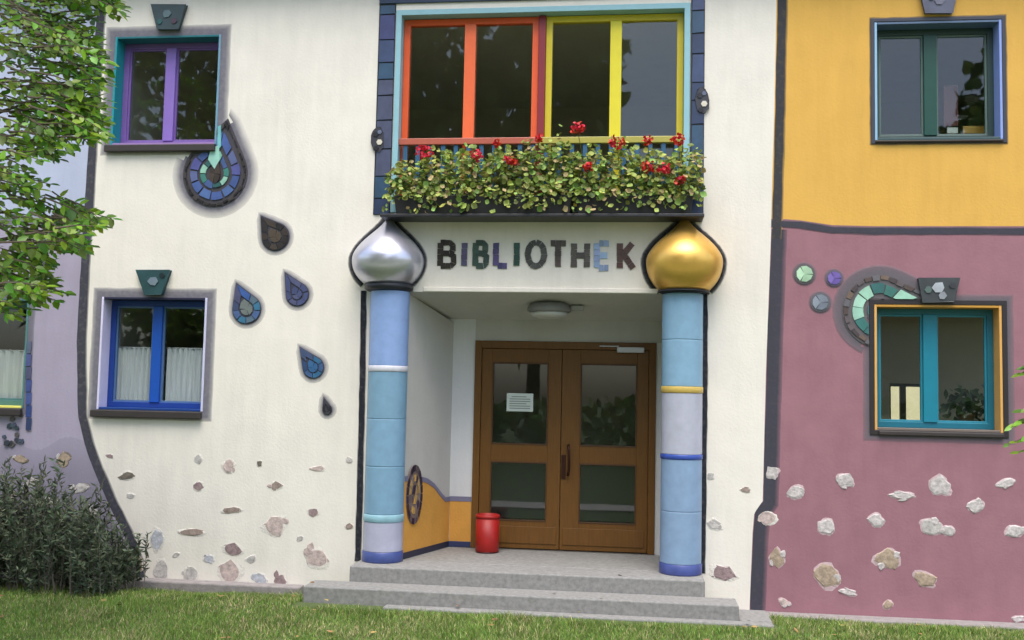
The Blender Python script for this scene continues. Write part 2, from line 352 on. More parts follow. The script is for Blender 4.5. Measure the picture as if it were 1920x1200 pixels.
# ------------------------------------------------------------------ windows
def keystone(u0, u1, v0, u2, u3, v1, parent, col, tilecol):
    a = pts([(u2,v1),(u3,v1),(u1,v0),(u0,v0)])
    ks = slab('keystone', [a], -.05, -.0015, glaze(*col), parent, bev=.006)
    return ks, a
def window(root, r, cols, halo, halo_mat, key=None, depth=.15, sill=True, mull=.5, fw_=.055, mw=.10, halo_d=(0,.05,.10), sillx=(.04, .0), sh_=.07):
    x0, x1, z0, z1 = r; c = cols; d = depth; t = .022
    ix0, ix1, iz0, iz1 = x0+t, x1-t, z0+t, z1-t
    w = ring('window', ix0, ix1, iz0, iz1, fw_, d, d+.07, paint(*c['frame']), root)
    # lining of the opening, each side its own board
    for nm, b, cc in (('reveal_board', (x0, ix0, -.006, d+.09, z0, z1), c['left']), ('reveal_board', (ix1, x1, -.006, d+.09, z0, z1), c['right']),
                      ('reveal_board', (ix0, ix1, -.005, d+.09, iz1, z1), c['head']), ('reveal_board', (ix0, ix1, -.005, d+.09, z0, iz0), c['base'])):
        box(nm, *b, paint(*cc), w, bev=.003)
    xm = x0+(x1-x0)*mull
    box('mullion', xm-mw/2, xm+mw/2, d-.012, d+.068, iz0+fw_, iz1-fw_, paint(*c['mull']), w)
    for a, b in ((ix0+fw_, xm-mw/2), (xm+mw/2, ix1-fw_)):
        box('pane', a, b, d+.03, d+.036, iz0+fw_, iz1-fw_, m_glass, w, bev=0)
        ring('sash', a-.012, b+.012, iz0+fw_-.012, iz1-fw_+.012, .03, d+.018, d+.05, paint(*c.get('sash', c['frame'])), w, bev=.003)
    if sill:
        box('sill', x0-sillx[0], x1+sillx[1], -.055 if sh_ > .05 else -.03, -.0105, z0-.005-sh_, z0-.005, m_sill, w, bev=.008)
    rect_halo('painted_border', r, halo_d, halo, halo_mat, w)
    if key: keystone(*key, w, *c['key']) if False else None
    return w
wUL = window(lib, UL, dict(frame=(120,92,160), mull=(136,108,186), left=(24,140,150), right=(110,150,172), head=(22,104,112), base=(150,120,170)),
             (1,.95,.7,0), h_white, halo_d=(.0,.055,.085,.125), mw=.105, mull=.475)
wLL = window(lib, LL, dict(frame=(24,60,140), mull=(16,78,170), left=(214,208,236), right=(200,200,226), head=(34,34,60), base=(18,60,130), sash=(80,110,150)),
             (1,.95,.7,0), h_white, halo_d=(.0,.05,.08,.11), mw=.10, mull=.475)
wUR = window(yho, UR, dict(frame=(44,66,62), mull=(16,70,58), left=(146,186,214), right=(140,160,220), head=(92,112,140), base=(60,84,84), sash=(92,112,104)),
             (1,.9,.0), h_yel, halo_d=(.0,.035,.06), mw=.115, mull=.475, sh_=.022, sillx=(.0,.0))
wLR = window(yho, LR, dict(frame=(20,104,124), mull=(16,124,146), left=(216,164,88), right=(216,164,88), head=(204,150,62), base=(116,104,96), sash=(40,130,150)),
             (1,1,.7,0), h_mau, halo_d=(.0,.055,.085,.12), mw=.12, mull=.475, sh_=.04, sillx=(-.03,.0))
wLE = window(lho, LE, dict(frame=(70,112,112), mull=(70,112,112), left=(70,112,112), right=(80,124,124), head=(70,100,100), base=(226,220,110)),
             (1,.9,.0), h_lil, halo_d=(.0,.05,.09), mw=.08)
ring('dark_rim', LR[0]-.045, LR[1]+.045, LR[2]-.045, LR[3]+.045, .043, -.010, -.0005, paint(44,38,40), wLR, bev=.003)
ring('dark_rim', UR[0]-.034, UR[1]+.034, UR[2]-.034, UR[3]+.034, .032, -.010, -.0005, paint(58,60,70), wUR, bev=.003)
def key(parent, top, bot, col, accents):
    (u0, u1, v0), (u2, u3, v1) = top, bot
    slab('keystone', [pts([(u2,v1),(u3,v1),(u1,v0),(u0,v0)])], -.05, -.0095, glaze(*col), parent, bev=.006)
    cx, cz = xz((u2+u3)/2, (v0*.5+v1*.5)); 
    for dx, dz, s, cc in accents:
        a = [(cx+dx+s*math.cos(t)*random.uniform(.75, 1.1), cz+dz+s*math.sin(t)*random.uniform(.75, 1.1)) for t in np.linspace(0, 2*math.pi, 7)[:-1]]
        slab('tile', [a], -.058, -.051, glaze(*cc), parent)
key(wUL, (288,352,12), (299,338,57), (50,66,70), [(-.01,.03,.05,(84,104,110)), (.07,-.05,.035,(70,52,66)), (-.08,-.05,.03,(40,84,84))])
key(wLL, (260,322,508), (276,307,553), (40,72,76), [(0,.01,.055,(112,128,140)), (.09,.07,.03,(28,40,46))])
key(wUR, (1722,1794,-20), (1733,1783,27), (92,94,112), [(.0,-.01,.05,(110,110,126)), (-.07,.02,.03,(52,54,66))])
key(wLR, (1720,1796,523), (1728,1786,567), (62,66,68), [(.0,.02,.06,(170,176,182)), (.03,-.05,.04,(140,144,150)), (-.09,.0,.035,(90,110,104)), (.12,.04,.03,(56,56,62))])

# curtains behind the glass
def curtain(r, a, b, z0, z1, y, label):
    t = thing('curtain', label, 'curtain', ((a+b)/2, y, z0), 'half-height white curtains in the ground floor windows')
    n = 70; V, F = [], []
    ph = random.uniform(0, 6)
    for j in range(7):
        z = z0+(z1-z0)*j/6
        for i in range(n):
            s = i/(n-1); V.append((a+(b-a)*s, y+.014*math.sin(s*46+ph+.6*math.sin(j*.5+s*7))+.007*math.sin(s*91+ph), z))
    for j in range(6):
        for i in range(n-1): F.append((j*n+i, j*n+i+1, (j+1)*n+i+1, (j+1)*n+i))
    obj('fabric', V, F, MATS.get('net_curtain') or M('net_curtain', S(232,232,240), rough=.9, var=.06, trans=.12, stretch=(14,1,1)), t, True)
    tube('rod', [(a-.01, y, z1+.004), (b+.01, y, z1+.004)], [.007]*2, paint(190,190,198), t)
zc_ = LL[2]+.62
curtain(LL, LL[0]+.085, LL[0]+.47, LL[2]+.085, zc_, .235, 'white half curtain in the left casement of the blue framed window')
curtain(LL, LL[0]+.59, LL[1]-.085, LL[2]+.085, zc_, .235, 'white half curtain in the right casement of the blue framed window')
curtain(LE, LE[1]-.80, LE[1]-.085, LE[2]+.085, LE[2]+.58, .235, 'white half curtain in the window over the dark shrub')

# ------------------------------------------------------------------ balcony window
x0, x1, z0, z1 = BAL
bw = ring('french_window', x0+.003, x1-.003, z0+.003, z1-.003, .055, -.012, .16, paint(142,186,196), lib)
def atx(u, Y): return at(u, 160, Y).x
Yf = .10
xa, xb, xc, xd = x0+.060, atx(1009, Yf), atx(1022, Yf), x1-.060
zt = z1-.06; zb = z0+.06
for a, b, cf, cm, um in ((xa, xb-.002, (226,92,44), (232,106,58), 880), (xc+.002, xd, (206,186,40), (222,208,44), 1154)):
    fr_ = ring('casement', a, b, zb, zt-.002, .062, Yf, Yf+.07, paint(*cf), bw)
    xm = atx(um, Yf)
    box('mullion', xm-.055, xm+.055, Yf-.012, Yf+.066, zb+.063, zt-.065, paint(*cm), bw)
    for p, q in ((a+.062, xm-.055), (xm+.055, b-.062)):
        box('pane', p, q, Yf+.03, Yf+.036, zb+.062, zt-.064, m_glass, bw, bev=0)
box('centre_post', xb, xc, Yf-.03, Yf+.08, zb, zt-.002, paint(132,40,48), bw)
def sheer(a, b): pass
# railing: rail and balusters, halves painted differently
rz = at(1000, 264, .03).z
for a, b, cc in ((x0+.058, (xb+xc)/2-.002, (176,92,72)), ((xb+xc)/2+.002, x1-.058, (168,160,72))):
    rl = box('railing', a, b, .012, .062, rz-.032, rz+.032, paint(*cc), lib, bev=.006)
    n = max(2, int((b-a)/.118))
    for i in range(n):
        xx = a+(b-a)*(i+.5)/n
        box('baluster', xx-.022, xx+.022, .026, .046, z0+.062, rz-.034, paint(46,92,124), rl, bev=.004)
# dark blue mosaic strips flanking it
for (ua, ub, va, vb, side) in ((712, 739, 6, 402, 0), (1298, 1319, 6, 402, 1)):
    a0, c0 = xz(ua, va); a1, c1 = xz(ub, vb)
    if side == 0: a1 = x0-.003
    else: a0 = x1+.003
    bs = slab('mosaic_border', [[(a0, z0-.02), (a1, z0-.02), (a1, z1+.06), (a0, z1+.06)]], -.006, -.001, paint(34,38,46), lib)
    z = z0-.015
    while z < z1+.04:
        h = random.uniform(.16, .3); zz = min(z+h, z1+.055)
        cc = random.choice([(58,72,106), (62,68,110), (50,78,104), (66,78,112), (44,58,88), (74,80,104)])
        slab('tile', [[(a0+.012, z), (a1-.006, z+random.uniform(0,.01)), (a1-.006-random.uniform(0,.006), zz-.012), (a0+.012+random.uniform(0,.01), zz-.012)]], -.016, -.0065, glaze(*cc), bs)
        z = zz
box('lintel_strip', at(712,5).x, at(1320,5).x, -.02, -.001, z1+.062, z1+.12, paint(44,60,86), lib)
for u, v in ((709, 262), (1316, 190)):
    cx, cz = xz(u, v)
    kn = slab('mosaic_knot', [[(cx+.07*math.cos(t)*random.uniform(.8,1.1), cz+.13*math.sin(t)*random.uniform(.85,1.1)) for t in np.linspace(0, 2*math.pi, 12)[:-1]]], -.020, -.0005, paint(58,58,66), lib, bev=.006)
    for dx, dz, s, cc in ((.02,-.03,.03,(214,206,190)), (-.02,.05,.028,(38,38,44)), (.02,.07,.022,(96,104,128)), (-.01,-.09,.025,(34,32,38))):
        slab('tile', [[(cx+dx+s*math.cos(t), cz+dz+s*math.sin(t)) for t in np.linspace(0, 2*math.pi, 7)[:-1]]], -.028, -.021, glaze(*cc), kn)

# ------------------------------------------------------------------ window boxes and geraniums
pz0, pz1 = at(1000, 401, -.28).z, at(1000, 366, -.28).z
box('sill', at(722,400,-.1).x, at(1318,400,-.1).x, -.30, -.001, pz0-.03, pz0-.001, paint(40,40,44), lib, bev=.005)
px = [(at(738,385,-.28).x, at(1072,385,-.28).x), (at(1079,385,-.28).x, at(1300,385,-.28).x)]
for i, (a, b) in enumerate(px):
    t = thing('window_box', ['longer black window box under the orange casements, full of geraniums', 'shorter black window box under the yellow casements, full of geraniums'][i], 'window box', ((a+b)/2, -.15, pz0), 'black window boxes on the balcony sill')
    V = [(a+.02,-.26,pz0),(b-.02,-.26,pz0),(b-.02,-.04,pz0),(a+.02,-.04,pz0),(a,-.28,pz1),(b,-.28,pz1),(b,-.02,pz1),(a,-.02,pz1),
         (a+.02,-.26,pz1),(b-.02,-.26,pz1),(b-.02,-.04,pz1),(a+.02,-.04,pz1),(a+.03,-.25,pz0+.03),(b-.03,-.25,pz0+.03),(b-.03,-.05,pz0+.03),(a+.03,-.05,pz0+.03)]
    F = [(0,3,2,1)]+[(q,(q+1)%4,(q+1)%4+4,q+4) for q in range(4)]+[(q+4,(q+1)%4+4,(q+1)%4+8,q+8) for q in range(4)]+[(q+8,(q+1)%4+8,(q+1)%4+12,q+12) for q in range(4)]+[(12,13,14,15)]
    obj('trough', V, F, m_black, t, bev=.004)
    box('soil', a+.03, b-.03, -.25, -.05, pz1-.06, pz1-.02, M('potting_soil_%d' % i, S(50,40,32), rough=.95, var=.3, vs=40), t, bev=0)

def leafmesh(P_, D_, Nn, Sz, asp=.55, shape='leaf', fold=.18):
    """many leaves at once. P_ base points, D_ directions, Nn approximate face normals, Sz lengths"""
    D_ = D_/np.linalg.norm(D_, axis=1, keepdims=True)
    W = np.cross(D_, Nn); W /= (np.linalg.norm(W, axis=1, keepdims=True)+1e-9); Nn = np.cross(W, D_)
    if shape == 'leaf':
        prof = [(0,0),(.28,.42),(.6,.40),(1,0)]
        loc = [(0,0,0),(.25,-.85,1),(.62,-.8,1),(1,0,0),(.62,.8,1),(.25,.85,1),(.5,0,0)]
        fc = [(0,6,1),(1,6,2),(2,6,3),(3,6,4),(4,6,5),(5,6,0)]
    else:
        loc = [(.5,0,-.6)]+[(.5+.5*math.cos(t)*(1 if q % 2 else .86), math.sin(t)*(1 if q % 2 else .86), .5) for q, t in enumerate(np.linspace(math.pi, 3*math.pi, 9)[:-1])]
        fc = [(0, 1+q, 1+(q+1) % 8) for q in range(8)]
    k = len(loc); n = len(P_); V = np.zeros((n, k, 3))
    for i, (a, b, c) in enumerate(loc):
        V[:, i] = P_ + D_*(a*Sz)[:, None] + W*(b*asp*.5*Sz)[:, None] + Nn*(c*fold*asp*.5*Sz)[:, None]
    F = (np.array(fc)[None]+(np.arange(n)*k)[:, None, None]).reshape(-1, 3)
    return V.reshape(-1, 3), F
m_ger = M('geranium_leaf', S(142,160,76), rough=.6, var=.2, vs=20, island=.6, hue=.045, trans=.25)
m_gerd = M('geranium_dry_leaf', S(178,158,112), rough=.7, var=.15, vs=20, island=.35, trans=.2)
m_red = M('geranium_petal', S(205,30,32), rough=.5, var=.1, island=.25, hue=.015, trans=.2)
m_stem = M('plant_stem', S(92,104,52), rough=.7)
flowers = [(795,284,1.3,1),(893,291,1.0,1),(955,300,.7,0),(1082,239,1.0,0),(1157,267,1.25,0),(1216,313,.9,0),(1244,316,.9,1),(1276,338,.7,0),(1101,313,.7,0),(1271,262,.9,0),(1214,263,.6,0),(930,268,.5,0),(1010,258,.6,0),(965,306,.5,0)]
spots = [762, 822, 880, 940, 1000, 1048, 1105, 1165, 1225, 1283]
hts = [300, 268, 262, 268, 250, 246, 266, 255, 276, 262]
glab = ['geranium at the outer end under the first orange post, low with dry leaves', 'geranium with the large pinkish red flower head', 'geranium under the orange mullion, with one red flower head',
        'geranium with small faded red heads, beside the orange pane', 'geranium reaching the rail where orange and yellow halves meet', 'bushy geranium under the black pane, tallest at the rail',
        'geranium with the tall red flower standing above the rail', 'geranium with the deep red flower head on the yellow mullion', 'geranium with two red heads before the blue reflecting pane', 'geranium trailing round the end of the shorter box']
near = {}
for f_ in flowers:
    j = min(range(10), key=lambda q: abs(spots[q]-f_[0]));  near.setdefault(j, []).append(f_)
for i, u in enumerate(spots):
    b = at(u, 372, -.15); g = thing('geranium', glab[i], 'geranium', (b.x, -.15, pz1-.02), 'red geraniums growing in the window boxes')
    n = 340; top = at(u, hts[i], -.15).z; base = pz1-.03
    th = rng.uniform(0, 2*math.pi, n); rr = np.sqrt(rng.uniform(0, 1, n)); q = rng.beta(1.35, 1.35, n)
    px_ = b.x + rr*np.cos(th)*.185; py_ = -.17 + rr*np.sin(th)*.15 - .05*(1-q)
    pz_ = base+.0 + q*(top-base+.05)*(1-.35*rr)
    k_ = rng.uniform(0, 1, n) < .07; py_[k_] = rng.uniform(-.36, -.27, k_.sum()); pz_[k_] = base+rng.uniform(-.12, .08, k_.sum())
    Pn = np.c_[px_, py_, pz_]; out = Pn-np.array([b.x, -.10, base-.02]); 
    nn = out/np.linalg.norm(out, axis=1, keepdims=True)*.7+rng.normal(0, .38, (n, 3))+np.array([0, -.45, .55]); dd = rng.normal(0, 1, (n, 3)); dd[:, 2] -= .3
    V, F = leafmesh(Pn, dd, nn, rng.uniform(.026, .072, n), 1.0, 'round', .35)
    cut = int(n*.86)
    bigmesh('foliage', V[:cut*9], F[:cut*8], m_ger, g, 'stuff'); bigmesh('dry_foliage', V[cut*9:], F[cut*8:]-cut*9, m_gerd, g, 'stuff')
    sv, sf = [], []
    for _ in range(14):
        e = Pn[rng.integers(n)]; v, f = tubevf([(b.x+rng.uniform(-.06,.06), -.15, base), tuple((np.array([b.x, -.15, base+.05])+e)/2), tuple(e)], [.005,.004,.003], 4, len(sv)); sv += v; sf += f
    heads = near.get(i, [])
    for (fu, fv, s, pk) in heads:
        p = at(fu, fv, -.33); v, f = tubevf([(b.x, -.15, base), ((b.x+p.x)/2, -.2, (base+p.z)/2+.03), tuple(p)], [.004,.004,.003], 4, len(sv)); sv += v; sf += f
        s *= 1.25; m = int(34*s); dirs = rng.normal(0, 1, (m, 3)); dirs /= np.linalg.norm(dirs, axis=1, keepdims=True)
        V, F = leafmesh(np.array(p)+dirs*np.array([.042,.035,.034])*s, rng.normal(0, 1, (m, 3)), dirs, np.full(m, .034), 1.0, 'round', .3)
        bigmesh('flower_head', V, F, m_red if not pk else (MATS.get('geranium_pink_petal') or M('geranium_pink_petal', S(214,40,66), rough=.5, var=.1, island=.2, trans=.2)), g)
    obj('stem', sv, sf, m_stem, g, kind='stuff')

# ------------------------------------------------------------------ entrance recess
DY = .95
lx, rx_ = at(846, 800, DY).x, at(1236, 800, DY).x+.02
cz1 = at(1000, 607, DY).z
FZ = .25
def quadwall(name, a, b, za0, za1, zb1, m, th=.1, **k):
    (xa_, ya), (xb_, yb) = a, b; d = Vector((xb_-xa_, yb-ya)).normalized(); nn = Vector((-d.y, d.x))*th
    V = [(xa_,ya,za0),(xb_,yb,za0),(xb_,yb,zb1),(xa_,ya,za1)]; V += [(v[0]+nn.x, v[1]+nn.y, v[2]) for v in V]
    return obj(name, V, [(0,1,2,3),(7,6,5,4),(0,4,5,1),(1,5,6,2),(2,6,7,3),(3,7,4,0)], m, lib, **k)
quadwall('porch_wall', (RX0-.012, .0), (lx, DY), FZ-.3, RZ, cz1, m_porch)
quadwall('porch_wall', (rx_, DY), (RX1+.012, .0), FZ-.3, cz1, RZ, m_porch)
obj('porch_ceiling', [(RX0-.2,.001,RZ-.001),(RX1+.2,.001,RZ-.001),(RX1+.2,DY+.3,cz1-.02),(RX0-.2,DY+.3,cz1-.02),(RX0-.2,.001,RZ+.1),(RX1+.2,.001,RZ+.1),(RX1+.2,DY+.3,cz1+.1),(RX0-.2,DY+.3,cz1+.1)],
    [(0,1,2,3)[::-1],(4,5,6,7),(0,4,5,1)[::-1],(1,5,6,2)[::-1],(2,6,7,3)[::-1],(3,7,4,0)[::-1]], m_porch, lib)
dx0, dx1 = at(888, 800, DY).x, at(1229, 800, DY).x
dz1 = at(1050, 641, DY).z; dz0 = FZ+.004
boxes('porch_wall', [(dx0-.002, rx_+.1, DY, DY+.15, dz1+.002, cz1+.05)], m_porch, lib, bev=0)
boxes('porch_wall', [(lx-.1, dx0-.002, DY, DY+.15, FZ-.2, cz1+.05)], m_jamb, lib, bev=0)
boxes('porch_wall', [(dx1+.002, rx_+.1, DY, DY+.15, FZ-.2, dz1+.002)], m_jamb, lib, bev=0)
boxes('porch_shell', [(RX0-.5, lx-.101, DY, DY+.12, FZ-.3, 3.05), (rx_+.101, RX1+.5, DY, DY+.12, FZ-.3, 3.05), (lx-.1, rx_+.1, DY, DY+.12, cz1+.051, 3.05)], m_inside, lib, bev=0)
# ochre dado with its wavy mauve-grey top, on the splayed wall and round the corner
dd_ = Vector((lx-RX0, DY)); dl = dd_.length; dd_ = dd_/dl; nrm = Vector((dd_.y, -dd_.x))
def onwall(s, z, off): return (RX0+.0+dd_.x*s*dl+nrm.x*off, dd_.y*s*dl+nrm.y*off, z)
def wallsheet(name, L, off, m, parent, th=.003):
    n = len(L); V = [onwall(s, z, off) for s, z in L]+[onwall(s, z, off-th) for s, z in L]
    F = [tuple(range(n)), tuple(range(2*n-1, n-1, -1))]+[(i, i+n, (i+1) % n+n, (i+1) % n) for i in range(n)]
    return obj(name, V, F, m, parent)
m_ochre = M('ochre_paint', S(206,150,66), rough=.8, var=.08, vs=6, bump=.3, bs=40); m_line = paint(118,116,140)
zd = at(860, 936, DY).z
tops = [(1.0, zd), (.9, zd), (.8, zd+.06), (.65, zd+.16), (.5, zd+.22), (.3, zd+.26), (.0, zd+.27)]
def fx(p): return p
wallsheet('painted_dado', [(.0, FZ+.06), (.995, FZ+.06)]+tops, .0045, m_ochre, lib)
wallsheet('painted_line', [(s, z-.022) for s, z in tops[::-1]]+[(s, z+.025) for s, z in tops], .0085, m_line, lib)
wallsheet('skirting', [(.0, FZ+.002), (.995, FZ+.002), (.995, FZ+.06), (.0, FZ+.06)], .014, paint(38,40,60), lib, th=.012)
slab('painted_dado', [[(lx+.006, FZ+.06), (dx0-.004, FZ+.06), (dx0-.004, zd), (lx+.006, zd)]], DY-.0045, DY-.0005, m_ochre, lib)
slab('painted_line', [[(lx+.006, zd-.02), (dx0-.004, zd-.02), (dx0-.004, zd+.03), (lx+.006, zd+.03)]], DY-.0085, DY-.0046, m_line, lib)
box('skirting', lx+.006, dx0-.004, DY-.018, DY-.0005, FZ+.002, FZ+.06, paint(46,54,92), lib, bev=.003)
# oval mosaic on the splayed wall
sc = .235; zc2 = (at(775,870,.2).z+at(775,985,.2).z)/2; ra, rb = .155, .285
ov = wallsheet('mosaic_oval', [(sc+ra*math.cos(t), zc2+rb*math.sin(t)) for t in np.linspace(0, 2*math.pi, 33)[:-1]], .014, paint(122,106,100), lib, th=.009)
for rr_, nn_, w_ in ((.9, 20, .2), (.56, 14, .22), (.2, 6, .3)):
    for q in range(nn_):
        t0, t1 = 2*math.pi*(q+.08)/nn_, 2*math.pi*(q+.92)/nn_
        L = [(sc+ra*r_*math.cos(t), zc2+rb*r_*math.sin(t)) for r_, t in ((rr_-w_/2, t0), (rr_+w_/2, t0), (rr_+w_/2, t1), (rr_-w_/2, t1))]
        cc = random.choice([(44,36,52), (64,44,38), (92,80,84), (48,42,70)]) if rr_ > .8 else random.choice([(200,158,84), (112,98,96), (56,46,68), (128,112,108), (170,140,90)])
        wallsheet('tile', L, .020, glaze(*cc), ov, th=.0055)

# ------------------------------------------------------------------ double door
fr_ = boxes('door_frame', [(dx0, dx0+.07, DY-.02, DY+.10, dz0, dz1), (dx1-.07, dx1, DY-.02, DY+.10, dz0, dz1), (dx0+.07, dx1-.07, DY-.02, DY+.10, dz1-.075, dz1)], m_wood, lib)
mx_ = at(1052, 800, DY).x
def dpx(u, v): p = at(u, v, DY); return p.x, p.z
for side, (ua, ub, v1, v2, v3, v4) in enumerate(((921,1027,681,834,866,974), (1087,1194,681,838,870,985))):
    a = dx0+.073 if side == 0 else mx_+.003; b = mx_-.003 if side == 0 else dx1-.073
    pa, pb = dpx(ua, 800)[0], dpx(ub, 800)[0]; t1, t2, t3, t4 = [at(1050, v, DY).z for v in ((681, 836, 868, 980))]
    lz0, lz1 = dz0+.008, dz1-.079; y0, y1 = DY+.002, DY+.052
    lf = boxes('door', [(a, pa, y0, y1, lz0, lz1), (pb, b, y0, y1, lz0, lz1), (pa, pb, y0, y1, t1, lz1), (pa, pb, y0, y1, t3, t2), (pa, pb, y0, y1, lz0, t4)], m_wood, lib, label=['left door leaf with the paper notice', 'right door leaf with the pull handle'][side])
    for q0, q1 in ((t2, t1), (t4, t3)):
        box('pane', pa, pb, y0+.022, y0+.028, q0, q1, m_glass, lf, bev=0)
        ring('glazing_bead', pa-.001, pb+.001, q0-.001, q1+.001, .016, y0-.004, y0+.02, M('bead_%d%d' % (side, int(q0*100)), S(74,46,14), rough=.55), lf, bev=.002)
    boxes('kick_board', [(a+.03, b-.03, y0-.008, y0-.0005, lz0+.05, t4-.05)], m_wood, lf, bev=.004)
    if side == 1:
        hx = a+.028
        hz0, hz1 = at(1075, 890, DY).z, at(1075, 835, DY).z
        m_hd = M('dark_bronze', S(62,34,24), rough=.4, metal=.6)
        tube('handle', [(hx+.05, y0, hz1), (hx+.05, y0-.06, hz1), (hx+.06, y0-.075, hz1-.05), (hx+.06, y0-.075, hz0+.05), (hx+.05, y0-.06, hz0), (hx+.05, y0, hz0)], [.014]*6, m_hd, lf)
        boxes('lock_plate', [(a+.006, a+.052, y0-.006, y0-.0005, hz0-.05, hz0+.2)], m_hd, lf)
        cx0, cx1 = dpx(1157, 657)[0], dpx(1208, 657)[0]; zc3 = dpx(1180, 657)[1]
        boxes('door_closer', [(cx0, cx1, y0-.062, y0-.001, zc3-.025, zc3+.03), (cx0-.18, cx0+.02, y0-.05, y0-.035, zc3+.031, zc3+.045)], M('grey_metal', S(176,178,178), rough=.35, metal=.3), lf)
box('threshold', dx0, dx1, DY-.05, DY+.1, FZ-.02, dz0-.001, M('threshold_metal', S(110,108,104), rough=.5, metal=.4), lib)
nt_ = thing('notice', 'white paper notice fixed to the glass of the left door leaf', 'notice', (at(974,755,DY).x, DY-.01, at(974,755,DY).z))
na, nb_ = dpx(950, 737), dpx(999, 772)
ymid = DY+.0185
pp = box('paper', na[0], nb_[0], ymid, ymid+.0015, nb_[1], na[1], M('white_paper', S(206,216,208), rough=.7, var=.03), nt_, bev=0)
for q in range(6):
    zz = na[1]-.035-.024*q
    box('print_line', na[0]+.03+.02*(q == 0), nb_[0]-(.03 if q % 3 else .07), ymid-.0008, ymid-.0002, zz-.004, zz+.004, paint(120,128,124), nt_, bev=0, kind='stuff')
# bin
bx = at(914, 1000, DY-.26).x
bn = thing('bin', 'red metal bin standing on the porch floor before the left door leaf', 'bin', (bx, DY-.26, FZ))
bh = at(914, 964, DY-.26).z
m_bin = M('red_enamel', S(156,22,18), rough=.5, var=.2, vs=14)
lathe('body', [(.112, FZ+.012), (.118, FZ+.02), (.118, bh-.035)], bx, DY-.26, m_bin, bn)
lathe('rim', [(.122, bh-.034), (.124, bh-.02), (.122, bh-.006), (.112, bh), (.104, bh-.004), (.102, bh-.03)], bx, DY-.26, m_bin, bn)
lathe('foot_ring', [(.116, FZ+.001), (.117, FZ+.011)], bx, DY-.26, paint(60,14,14), bn)
# ceiling lamp
lp = at(1030, 574, .40); lz = RZ+(cz1-RZ)*.40/DY
la = thing('ceiling_lamp', 'round ceiling lamp with dark rim over the porch', 'lamp', (lp.x, .40, lz))
lathe('housing', [(.20, lz-.06), (.215, lz-.05), (.215, lz-.02), (.19, lz+.03)], lp.x, .40, paint(128,126,122), la)
lathe('diffuser', [(.02, lz-.125), (.10, lz-.115), (.16, lz-.095), (.19, lz-.0615)], lp.x, .40, M('opal_glass', S(200,200,196), rough=.3), la)
boxes('bracket', [(lp.x+.22, lp.x+.34, .36, .44, lz-.04, lz+.01)], paint(150,148,144), la)

# ------------------------------------------------------------------ steps
sx0, sx1 = at(655, 1075, -.42).x, at(1322, 1095, -.42).x
tx0, tx1 = at(568, 1105, -.74).x, at(1386, 1135, -.74).x
T2 = .115
for nm, lo, hi, yf, yb, z0_, z1_, nseg in (('step', sx0, sx1, -.42, DY, T2-.02, FZ, 3), ('step', tx0, tx1, -.74, -.425, -.06, T2, 4), ('step', tx0+.3, tx1+.26, -.98, -.745, GZ-.08, -.05, 4)):
    pass
st1 = boxes('step', [(sx0, sx1, -.42, -.02, -.06, FZ), (RX0-.0, RX1, -.02, DY, -.06, FZ)], m_granite, lib, bev=.012)
st2 = boxes('step', [(tx0, tx1, -.74, -.425, -.12, T2)], m_granite, lib, bev=.012)
st3 = boxes('step', [(tx0+.75, tx1+.27, -.87, -.745, GZ-.08, -.006)], m_granite, lib, bev=.012)
boxes('step', [(tx1+.003, tx1+.27, -.743, -.3, GZ-.08, .0)], m_granite, lib, bev=.01)

